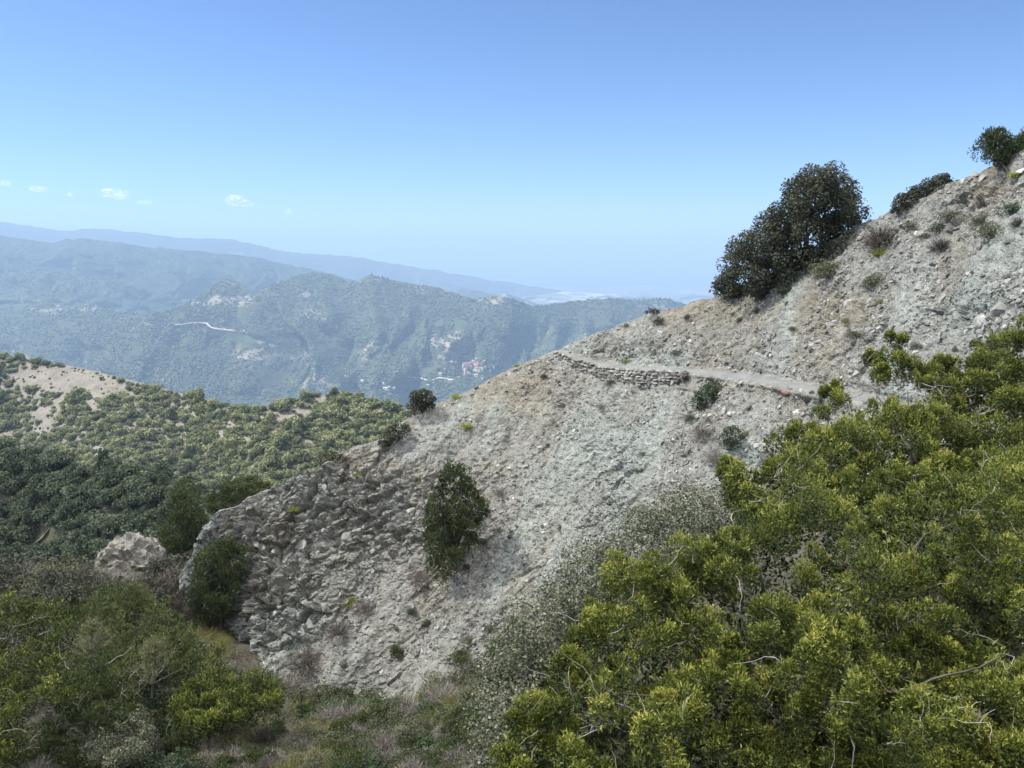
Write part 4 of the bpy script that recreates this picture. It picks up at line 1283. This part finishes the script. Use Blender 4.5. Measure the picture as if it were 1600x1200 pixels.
# small plants: a few prototypes, each copy an individual
rng = np.random.default_rng(61)
def twig_bush(rng, mat, n=420, w=0.022):
    g = Geo()
    d = sphere_dirs(n, rng, 0.55)
    d[:, 2] = np.abs(d[:, 2])
    B = d * rng.uniform(.0, .45, (n, 1))
    spikes(g, B, d + rng.normal(size=d.shape) * .35, rng.uniform(.4, .75, n), w, rng, np.clip(.5 + .22 * rng.normal(size=n), 0, 1))
    B = d * rng.uniform(.4, .85, (n, 1))
    spikes(g, B, d + rng.normal(size=d.shape) * .8, rng.uniform(.15, .35, n), w * .8, rng, np.clip(.55 + .22 * rng.normal(size=n), 0, 1))
    return g.mesh('twig_bush', [mat])
def tuft(rng, mat, n=260, w=0.03, up=1.1):
    g = Geo()
    d = sphere_dirs(n, rng, up)
    d[:, 2] = np.abs(d[:, 2])
    spikes(g, rng.normal(size=(n, 3)) * np.array([.3, .3, .0]), d, rng.uniform(.5, 1.0, n), w, rng, np.clip(.5 + .22 * rng.normal(size=n), 0, 1))
    return g.mesh('tuft', [mat])
def jun_bush(rng, mat, nl=9, per=130):
    g = Geo()
    c = sphere_dirs(nl, rng, .3) * rng.uniform(.25, .65, (nl, 1))
    c[:, 2] = np.abs(c[:, 2]) * .7 + .2
    juniper_leaves(g, c, rng.uniform(.25, .42, nl), per, 0.11, 0.034, rng, .28)
    return g.mesh('juniper_bush', [mat])
PROTO = {'scrub': [bush_mesh('scrub', rng, M_scrub, 12, 1100, 0.085, .75, leaf_asp=.6) for i in range(4)],
         'heath': [twig_bush(rng, M_heath) for i in range(3)],
         'brown': [twig_bush(rng, M_brown, 520) for i in range(3)],
         'juniper': [jun_bush(rng, M_jun2) for i in range(3)],
         'green': [bush_mesh('green_bush', rng, M_bush, 10, 900, 0.09, .8) for i in range(2)],
         'dark': [bush_mesh('dark_bush', rng, M_oak, 12, 1000, 0.10, .85) for i in range(3)],
         'spurge': [tuft(rng, M_spurge, 200, .09, .9) for i in range(2)],
         'grass': [tuft(rng, M_grass, 300, .028, .8) for i in range(3)]}
NAMES = {'scrub': ('scrub_bush', 'shrub'), 'heath': ('twiggy_shrub', 'shrub'), 'brown': ('bare_bush', 'shrub'), 'juniper': ('juniper_bush', 'shrub'), 'green': ('green_bush', 'shrub'), 'dark': ('dark_bush', 'shrub'), 'spurge': ('spurge_plant', 'plant'), 'grass': ('grass_tuft', 'grass')}
def plant(px, py, wpx, kind, label, group=None, on='hs', tall=0.9, sink=0.12):
    p = surf(px, py, on)
    if p is None:
        return
    s = wpx * 0.6 / FPX * p[1] / 0.85
    o = obj(NAMES[kind][0], PROTO[kind][RNG.integers(0, len(PROTO[kind]))], None, (p[0], p[1], p[2] - sink * s), (RNG.normal() * .08, RNG.normal() * .08, RNG.uniform(0, 6.28)), (s, s, s * tall * RNG.uniform(.85, 1.15)))
    return tag(o, label, NAMES[kind][1], group)
for px, py, w, k, lab in [
    (1073, 592, 26, 'brown', 'brown twiggy shrub at the path edge above the bright green bush'), (957, 600, 22, 'brown', 'brown twiggy shrub hanging just below the stone wall'), (978, 566, 18, 'grass', 'green tuft on the inner edge of the path above the stone wall'),
    (1079, 655, 22, 'green', 'small green bush left below the bright green bush'), (1106, 658, 20, 'scrub', 'grey-green tuft right below the bright green bush'), (1240, 664, 28, 'scrub', 'grey-green dome shrub among pale stones near the juniper'), (1333, 527, 34, 'scrub', 'grey-green shrub on the scree above the near path'), (1238, 517, 16, 'scrub', 'small dark tuft above the middle of the path'),
    (1057, 556, 18, 'scrub', 'small dark tuft just above the path beyond the bend'), (1186, 543, 18, 'grass', 'flat tuft on the scree between path and oak'), (1363, 440, 48, 'scrub', 'long low grey-green shrub right below the large oak'), (1290, 433, 60, 'scrub', 'grey-green shrub at the right foot of the large oak'), (1230, 462, 30, 'green', 'green bush at the foot of the large oak'), (1190, 470, 34, 'dark', 'dark undergrowth at the left foot of the large oak'),
    (1152, 462, 28, 'brown', 'brown undergrowth at the left end of the oak'), (1375, 378, 66, 'brown', 'brown-green scrub right of the oak trunk'), (1425, 358, 26, 'scrub', 'round grey-green shrub near the skyline right of the oak'), (1484, 342, 38, 'scrub', 'grey-green shrub on the upper right scree'), (1465, 362, 30, 'green', 'green shrub on the upper right scree, below the grey-green one'), (1547, 374, 46, 'scrub', 'large grey shrub at the upper right edge of the slope'), (1585, 335, 40, 'green', 'green scrub under the corner juniper'), (1530, 348, 40, 'scrub', 'flat shrub left of the corner juniper'), (1598, 355, 30, 'brown', 'brown twiggy shrub at the right picture edge'), (1467, 388, 34, 'brown', 'brownish shrub in the middle of the upper scree'), (1445, 372, 18, 'scrub', 'small tuft left of the brownish shrub'),
    (1432, 545, 20, 'scrub', 'small tuft right of the topmost juniper sprig'), (1375, 470, 22, 'grass', 'pale tuft below the long low shrub'), (1320, 500, 18, 'grass', 'pale tuft on the scree left of the near juniper'), (1155, 500, 16, 'brown', 'small brown tuft under the oak'), (1185, 492, 16, 'scrub', 'small grey tuft under the oak'), (1030, 503, 22, 'brown', 'brown tuft just below the skyline'), (1075, 497, 14, 'brown', 'small brown tuft below the skyline left of the oak'),
    (875, 828, 20, 'green', 'small green tuft alone on the pale scree'), (900, 785, 16, 'heath', 'small grey tuft above the lone green tuft'), (1006, 712, 20, 'scrub', 'upper tuft of a pair in the middle of the lower scree'), (1002, 738, 20, 'scrub', 'lower tuft of a pair in the middle of the lower scree'), (940, 640, 16, 'scrub', 'small tuft below the stone wall'), (730, 890, 18, 'green', 'small green tuft right of the conifer foot'), (755, 850, 22, 'green', 'green tuft right of the solitary conifer'),
    (657, 905, 40, 'heath', 'grey dead shrub left below the solitary conifer'), (570, 950, 40, 'heath', 'grey dry shrub in the middle of the lower rocks'), (545, 945, 30, 'grass', 'green grass patch beside the grey dry shrub'), (640, 955, 20, 'green', 'dark green tuft on the lower scree, upper left of three'), (661, 973, 20, 'green', 'dark green tuft on the lower scree, right of three'), (617, 985, 16, 'green', 'dark green tuft on the lower scree, lower left of three'),
    (615, 1022, 34, 'juniper', 'low dark juniper at the foot of the scree'), (530, 990, 46, 'heath', 'grey dead shrub against the lower rocks'), (480, 1042, 70, 'heath', 'large grey twiggy shrub at the rock foot'), (730, 1000, 20, 'scrub', 'small tuft on the pale scree tongue'), (722, 1030, 46, 'juniper', 'olive juniper bush right of the scree tongue'), (765, 985, 26, 'scrub', 'grey tuft left of the broadleaf thicket'), (455, 802, 18, 'scrub', 'small tuft on the rocky outcrop'), (362, 825, 22, 'scrub', 'grey tuft near the top of the left rock face'), (430, 888, 18, 'scrub', 'small tuft on the left rock face'), (540, 718, 14, 'brown', 'small brown tuft at the spur edge'), (780, 770, 18, 'heath', 'pale dry tuft right of the conifer top'), (395, 960, 18, 'scrub', 'small tuft on the lower left rock face'), (850, 590, 14, 'brown', 'small brown tuft left of the wall corner'), (1100, 680, 40, 'heath', 'grey bare twigs left of the dark green bush'), (1120, 720, 46, 'heath', 'grey bare twigs below the dark green bush')]:
    plant(px, py, w, k, lab)
for px, py, w, lab in [(1374, 392, 22, 'yellow-green spurge on the slope right of the oak'), (1588, 272, 22, 'yellow-green spurge under the corner juniper'), (730, 667, 18, 'yellow-green spurge below the old track'), (712, 618, 14, 'yellow-green spurge at the spur skyline near the village'), (563, 745, 12, 'yellow-green spurge above the rocky outcrop'), (460, 797, 14, 'yellow-green spurge on the left of the outcrop'), (548, 935, 14, 'yellow-green spurge by the green grass patch'), (808, 566, 8, 'tiny green spurge at the skyline left of the path corner')]:
    plant(px, py, w, 'spurge', lab)
# low shrubs filling the gully foot and the near slope
foot_poly = [(300, 1215), (330, 1140), (400, 1085), (440, 1065), (520, 1085), (580, 1098), (650, 1092), (700, 1070), (760, 1020), (800, 1010), (790, 1080), (790, 1215)]
LBL = {'scrub': 'low grey-green shrub in the scrub below the scree tongue', 'heath': 'pale leafless twiggy shrub in the scrub below the scree tongue', 'juniper': 'low olive juniper in the scrub below the scree tongue', 'green': 'small dark green bush in the scrub below the scree tongue', 'grass': 'dry grass clump in the scrub below the scree tongue'}
for k, (px, py) in enumerate(best_points(190, sample_poly(foot_poly, rng), rng, 5)):
    if blob(px, py, 600, 1098, 35, 12) + blob(px, py, 650, 1078, 40, 10) > 0.45:
        continue
    kind = ['scrub', 'juniper', 'heath', 'scrub', 'grass', 'scrub', 'juniper', 'heath', 'green'][k % 9]
    if blob(px, py, 330, 1150, 80, 45) > .4:
        kind = ['heath', 'grass', 'heath', 'scrub'][k % 4]
    plant(px, py, RNG.uniform(34, 74), kind, LBL[kind], kind + ' plants below the scree tongue', 'g', 0.85)
# leafless brown thicket and dark bushes in the left gully
thick_poly = [(-20, 960), (-20, 890), (60, 880), (150, 885), (260, 895), (320, 900), (320, 970), (250, 985), (130, 960)]
for k, (px, py) in enumerate(best_points(80, sample_poly(thick_poly, rng), rng, 5)):
    if blob(px, py, 208, 905, 55, 28) > 0.45:
        continue
    kind = ['brown', 'dark', 'heath', 'dark', 'brown', 'scrub'][k % 6]
    plant(px, py, RNG.uniform(50, 95), kind, {'brown': 'leafless brown bush in the thicket below the small outcrop', 'heath': 'leafless grey bush in the thicket below the small outcrop', 'dark': 'dark evergreen bush in the thicket below the small outcrop', 'scrub': 'grey-green bush in the thicket below the small outcrop'}[kind], kind + ' bushes of the left thicket', 'g', 1.0)
back_poly = [(-30, 905), (-30, 850), (100, 850), (140, 870), (150, 850), (250, 800), (300, 790), (320, 850), (300, 900)]
for k, (px, py) in enumerate(best_points(42, sample_poly(back_poly, rng), rng, 5)):
    p = at(px, py + 14, 74 + RNG.uniform(-4, 10))
    s = RNG.uniform(1.6, 2.8)
    c, t = DT[k % 5]
    tree_copy('oak_tree', 'dark bushy oak in the gully behind the small outcrop', 'tree', c, t, (p[0], p[1], min(p[2], float(gheight(p[0], p[1])) + 0.4 * s)), RNG.uniform(0, 6), (s, s, s * 0.95), 'oaks behind the small outcrop')

# the small pale outcrop in the gully
oP = [(150, 905), (152, 878), (175, 862), (190, 850), (205, 838), (222, 842), (240, 850), (258, 868), (262, 905)]
V, F = ico(5)
oc_c = at(206, 888, 62)
v1, e1 = facet(V * 3.2, 801)
v2, e2 = facet(V * 8, 802)
V = V * (1 + 0.16 * v1 + 0.07 * v2 - 0.05 * np.exp(-e1 / .05))[:, None] * np.array([3.1, 2.6, 3.0]) * np.array([1, 1, 1])
V[:, 2] -= np.abs(V[:, 0] + 0.3) * 0.35
om = obj('rock_outcrop', mesh_np('rock_outcrop', V, F, [M_hill], {'warm': np.full(len(V), .3), 'green': np.zeros(len(V))}), None, tuple(oc_c))
tag(om, 'small pale rock outcrop rising from the gully left of the spur', 'rock')
# pines behind the left end of the spur
woody('pine_tree', 'tall dark pine just left of the spur end, reaching the sunlit hill', 'tree', [(252, 880), (262, 820), (275, 780), (290, 755), (302, 780), (318, 815), (320, 860), (300, 890)], lambda a, b: 68.0, 'juniper', 50, 15, 150, 3.0, (292, 892), M_jun2, 0.26, 56, stems=5, trunk_r=.18, barkm=M_dbark, tbase=.12, baseY=68.0, twigs=15, twig_len=2, twig_r=.02)
woody('pine_tree', 'spreading flat topped pine behind the spur edge', 'tree', [(330, 800), (325, 785), (350, 760), (375, 750), (400, 752), (425, 768), (410, 778), (380, 782), (350, 800)], lambda a, b: 63.0, 'juniper', 30, 12, 130, 2.2, (375, 800), M_jun2, 0.22, 57, stems=8, trunk_r=.12, tbase=.2, baseY=63.0, tall=.7)

# ------------------------------------------------------------------ left gully: junipers and saplings
gl = lambda py: float(np.interp(py, [930, 1000, 1060, 1130, 1200], [42, 36, 31, 27, 23]))
woody('juniper_tree', 'dark green juniper, tallest in the lower left gully', 'tree', [(135, 1010), (140, 960), (165, 930), (195, 922), (235, 940), (270, 965), (300, 1000), (312, 1040), (280, 1060), (230, 1040), (190, 1050), (150, 1040)], lambda a, b: gl(b) - 1, 'juniper', 70, 22, 170, 2.2, (225, 1060), M_jun2, 0.17, 71, 'g', stems=6, trunk_r=.14, twigs=20, tbase=.40)
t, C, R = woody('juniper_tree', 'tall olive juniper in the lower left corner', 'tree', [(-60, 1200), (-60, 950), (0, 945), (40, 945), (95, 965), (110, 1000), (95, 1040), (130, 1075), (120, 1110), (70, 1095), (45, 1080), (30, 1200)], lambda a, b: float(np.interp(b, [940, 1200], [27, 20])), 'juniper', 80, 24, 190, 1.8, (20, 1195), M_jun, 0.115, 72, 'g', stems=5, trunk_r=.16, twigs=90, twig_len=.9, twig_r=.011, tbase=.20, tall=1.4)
woody('juniper_tree', 'olive juniper spreading between the corner juniper and the pale saplings', 'tree', [(95, 1100), (110, 1060), (150, 1030), (190, 1015), (200, 1050), (205, 1090), (215, 1125), (180, 1140), (130, 1130)], lambda a, b: gl(b) - 2, 'juniper', 55, 20, 170, 1.6, (160, 1150), M_jun2, 0.13, 73, 'g', stems=5, trunk_r=.1, twigs=60, twig_len=1.0, twig_r=.011, tbase=.28)
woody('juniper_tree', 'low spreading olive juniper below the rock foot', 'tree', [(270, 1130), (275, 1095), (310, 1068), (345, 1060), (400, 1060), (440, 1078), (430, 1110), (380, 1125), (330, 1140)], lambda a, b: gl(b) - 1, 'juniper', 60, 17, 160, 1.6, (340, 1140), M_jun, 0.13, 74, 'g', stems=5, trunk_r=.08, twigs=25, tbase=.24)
def sapling(name, label, base, top, Y, wpx, mat, seed, dens=1.0):
    """slim young tree: straight stem, rising bare twigs, thin pale leaves"""
    rng = np.random.default_rng(seed)
    b, tp = at(base[0], base[1], Y), at(top[0], top[1], Y)
    t = thing(name, label, 'tree', b)
    H = np.linalg.norm(tp - b)
    w = wpx / FPX * Y
    part_tube('trunk', t, b, bough(b - UP * .3, tp, .05, .01, rng, 0.0), .055, .012, M_bark)
    g, gl_ = Geo(), Geo()
    for q in range(int(70 * dens)):
        f = rng.uniform(.12, .95)
        a = rng.uniform(0, 2 * pi)
        p0 = b + (tp - b) * f
        Lq = w * .55 * (1.05 - f) * rng.uniform(.6, 1.2) + .2
        c = curve(p0, (cos(a), sin(a), .55), Lq, 5, rng, .18, .05)
        tube(g, c - b, .014, .005, 3, .5)
        n = int(26 * dens)
        B = c[rng.integers(1, 6, n)] + rng.normal(size=(n, 3)) * .09
        spikes(gl_, B - b, sphere_dirs(n, rng, .7), .13, .035, rng, np.clip(.5 + .25 * rng.normal(size=n), 0, 1))
    obj('crown', gl_.mesh('crown', [mat]), t)
    tag(obj('twigs', g.mesh('twigs', [M_twig], True), t), kind='stuff')
sapling('sapling', 'pale green sapling with a thin bare stem, right of the dark juniper', (236, 1080), (242, 1000), 29, 95, M_pale, 81)
sapling('sapling', 'pale green sapling with white dead twigs, left of the dark juniper', (145, 1040), (142, 970), 32, 75, M_pale, 82)
sapling('young_pine', 'small yellow-green young pine at the foot of the rock face', (338, 1072), (338, 1008), 31, 60, M_jun, 83, 1.1)
woody('thicket', 'speckled broadleaf thicket at the bottom left', 'shrub', [(140, 1180), (150, 1130), (185, 1108), (220, 1115), (240, 1140), (225, 1175), (180, 1200)], lambda a, b: gl(b) - 1.5, 'oak', 40, 18, 230, 1.2, (190, 1190), M_goak, 0.07, 84, 'g', stems=4, trunk_r=.04)
low_poly = [(-20, 1215), (20, 1150), (110, 1140), (150, 1175), (230, 1120), (290, 1110), (330, 1140), (300, 1215)]
for k, (px, py) in enumerate(best_points(60, sample_poly(low_poly, rng), rng, 5)):
    kind = ['juniper', 'scrub', 'heath', 'juniper', 'scrub', 'green'][k % 6]
    plant(px, py, RNG.uniform(50, 90), kind, {'juniper': 'low juniper bush in the undergrowth at the bottom left', 'scrub': 'grey-green shrub in the undergrowth at the bottom left', 'heath': 'leafless twiggy shrub in the undergrowth at the bottom left', 'green': 'dark green bush in the undergrowth at the bottom left'}[kind], kind + ' plants of the bottom left undergrowth', 'g', .9)
mid_poly = [(-20, 1060), (-20, 955), (60, 945), (140, 955), (260, 985), (310, 1000), (330, 1060), (270, 1110), (180, 1130), (60, 1140)]
for k, (px, py) in enumerate(best_points(90, sample_poly(mid_poly, rng), rng, 5)):
    kind = ['heath', 'juniper', 'brown', 'scrub', 'juniper'][k % 5]
    if blob(px, py, 320, 1010, 40, 25) > .4:
        kind = 'grass'
    plant(px, py, RNG.uniform(45, 85), kind, {'juniper': 'juniper bush filling the left gully between the trees', 'scrub': 'grey-green shrub filling the left gully between the trees', 'heath': 'leafless grey shrub in the left gully between the trees', 'brown': 'leafless brown shrub in the left gully between the trees', 'grass': 'green grass clump on the small glade by the rock foot'}[kind], kind + ' plants between the gully trees', 'g', .95)

# ------------------------------------------------------------------ broadleaf thicket and the big junipers before the viewer
go_poly = [(770, 1215), (768, 1120), (785, 1060), (800, 1010), (830, 965), (880, 905), (935, 862), (1000, 812), (1060, 790), (1120, 780), (1160, 800), (1180, 840), (1120, 880), (1040, 930), (970, 990), (920, 1060), (870, 1130), (840, 1215)]
YG = lambda a, b: float(np.interp(b, [780, 900, 1050, 1215], [20, 17.5, 14.5, 12.5]))
woody('thicket', 'grey-green small leaved oak thicket between the scree and the big juniper', 'shrub', go_poly, YG, 'oak', 75, 50, 560, 2.4, (950, 1100), M_goak, 0.072, 91, 'g', stems=16, trunk_r=.035, barkm=M_dbark, twigs=60, twig_len=.8, twig_r=.006, tbase=.42)
woody('green_bush', 'feathery green shrub at the left edge of the grey-green thicket', 'shrub', [(765, 1055), (775, 1015), (800, 985), (815, 980), (815, 1010), (800, 1040), (785, 1070)], lambda a, b: 18.5, 'juniper', 18, 15, 150, .8, (790, 1062), M_bush, 0.10, 92, 'g', stems=3, trunk_r=.03, tbase=.45)
A_poly = [(785, 1230), (830, 1120), (872, 1068), (900, 1030), (925, 985), (935, 955), (990, 900), (1015, 908), (1050, 935), (1085, 880), (1105, 850), (1150, 860), (1185, 820), (1240, 800), (1265, 775), (1300, 790), (1350, 800), (1420, 790), (1500, 760), (1660, 740), (1660, 1230)]
YA = lambda a, b: float(np.interp(b, [740, 850, 1000, 1230], [9.6, 8.2, 6.6, 5.0])) + 0.5 * math.sin(a / 61.0) * math.cos(b / 47.0)
def big_juniper(label, poly, Yf, nl, rpx, per, size, seed, base, trunk_r, nbr, ntwig, nberry, lobes_extra=(), tw=(0.38, .0042)):
    rng = np.random.default_rng(seed)
    org = np.array([base[0], base[1], float(gheight(base[0], base[1]))])
    t = thing('juniper_tree', label, 'tree', org)
    C, R = lobes_poly(poly, nl, Yf, 1.5, rpx, rng)
    for x, y, r in lobes_extra:
        Y = Yf(x, y)
        C = np.concatenate([C, at(x, y, Y)[None]])
        R = np.concatenate([R, [r / FPX * Y]])
    Cb, Rb = C, R
    subC, subR = [], []
    for c, r in zip(C, R):
        m = int(rng.integers(6, 10))
        d = nrm(sphere_dirs(m, rng, 0.75) + np.array([0, -0.25, 0]))
        subC.append(c + d * r * rng.uniform(.55, 1.0, (m, 1)) * np.array([1, 1, 1.15]))
        subR.append(r * rng.uniform(.34, .52, m))
    C, R = np.concatenate(subC), np.concatenate(subR)
    C2, R2 = lobes_poly(poly, int(nl * 3.4), lambda a, b: Yf(a, b) + 1.15, 1.3, rpx * .85, rng)
    g = Geo()
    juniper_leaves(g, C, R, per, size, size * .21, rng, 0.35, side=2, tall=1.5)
    juniper_leaves(g, C2, R2, per * .38, size * 2.0, size * .75, rng, 0.12, side=1)  # back lobes tinted darker, standing in for shade between the boughs
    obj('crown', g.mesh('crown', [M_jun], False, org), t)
    part_tube('trunk', t, org, bough(org - UP * .3, C.mean(0) + UP * -.2, trunk_r, trunk_r, rng, .05), trunk_r, trunk_r * .5, M_bark, 9)
    hub = C.mean(0) - UP * .5
    for q in range(nbr):
        k = rng.integers(0, len(C))
        st = org * .4 + hub * .6 if q % 2 else hub
        part_tube('branch', t, org, bough(st + rng.normal(size=3) * .1, Cb[rng.integers(0, len(Cb))] + np.array([0, .7, -.25]), .05, .015, rng, .02, 12), rng.uniform(.015, .03), .008, M_bark, 6)
    g = Geo()
    twig_mess(g, C, R, ntwig, tw[0], tw[1], rng, org)
    tag(obj('dead_twigs', g.mesh('dead_twigs', [M_twig], True), t), kind='stuff')
    g = Geo()
    k = rng.integers(0, len(C), nberry)
    k = np.where(rng.random(nberry) < .6, k % max(3, len(C) // 4), k)
    d = sphere_dirs(nberry, rng, .3)
    p = C[k] + d * R[k][:, None] * 1.0 - org
    ov, of = ico(1)
    V = (p[:, None] + ov[None] * rng.uniform(.004, .0065, (nberry, 1, 1)) * (1 if Yf(1200, 900) < 9 else 1.6)).reshape(-1, 3)
    g.add(V, (of[None] + (np.arange(nberry) * len(ov))[:, None, None]).reshape(-1, 3), .5)
    tag(obj('berries', g.mesh('berries', [M_berry], True), t), kind='stuff')
    return t
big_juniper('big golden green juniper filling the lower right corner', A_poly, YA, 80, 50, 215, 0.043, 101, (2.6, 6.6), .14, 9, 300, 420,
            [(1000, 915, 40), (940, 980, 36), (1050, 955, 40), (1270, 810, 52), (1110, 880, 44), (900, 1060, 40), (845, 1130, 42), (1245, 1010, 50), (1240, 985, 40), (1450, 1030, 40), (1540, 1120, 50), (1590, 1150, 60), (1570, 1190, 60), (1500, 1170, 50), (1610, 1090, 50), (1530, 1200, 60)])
B_poly = [(1180, 830), (1150, 800), (1160, 765), (1185, 765), (1215, 740), (1240, 690), (1275, 690), (1300, 700), (1340, 665), (1380, 670), (1440, 650), (1500, 625), (1540, 580), (1575, 540), (1600, 520), (1660, 500), (1660, 790), (1500, 790), (1400, 820), (1280, 800)]
YB = lambda a, b: float(np.interp(b, [500, 640, 800], [15.5, 13.5, 10.5]))
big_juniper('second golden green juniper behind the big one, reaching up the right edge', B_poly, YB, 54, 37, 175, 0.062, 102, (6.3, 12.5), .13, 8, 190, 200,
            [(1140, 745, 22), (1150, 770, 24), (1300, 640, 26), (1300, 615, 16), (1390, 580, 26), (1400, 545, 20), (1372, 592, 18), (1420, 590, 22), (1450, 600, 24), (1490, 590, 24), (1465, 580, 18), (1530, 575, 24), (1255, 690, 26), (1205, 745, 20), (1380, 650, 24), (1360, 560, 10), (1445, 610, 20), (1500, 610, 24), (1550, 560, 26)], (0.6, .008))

for k in range(46):
    plant(RNG.normal(335, 16), RNG.normal(1002, 14), RNG.uniform(20, 36), 'grass', 'green grass clump on the small glade by the rock foot', 'grass plants between the gully trees', 'g', .8)
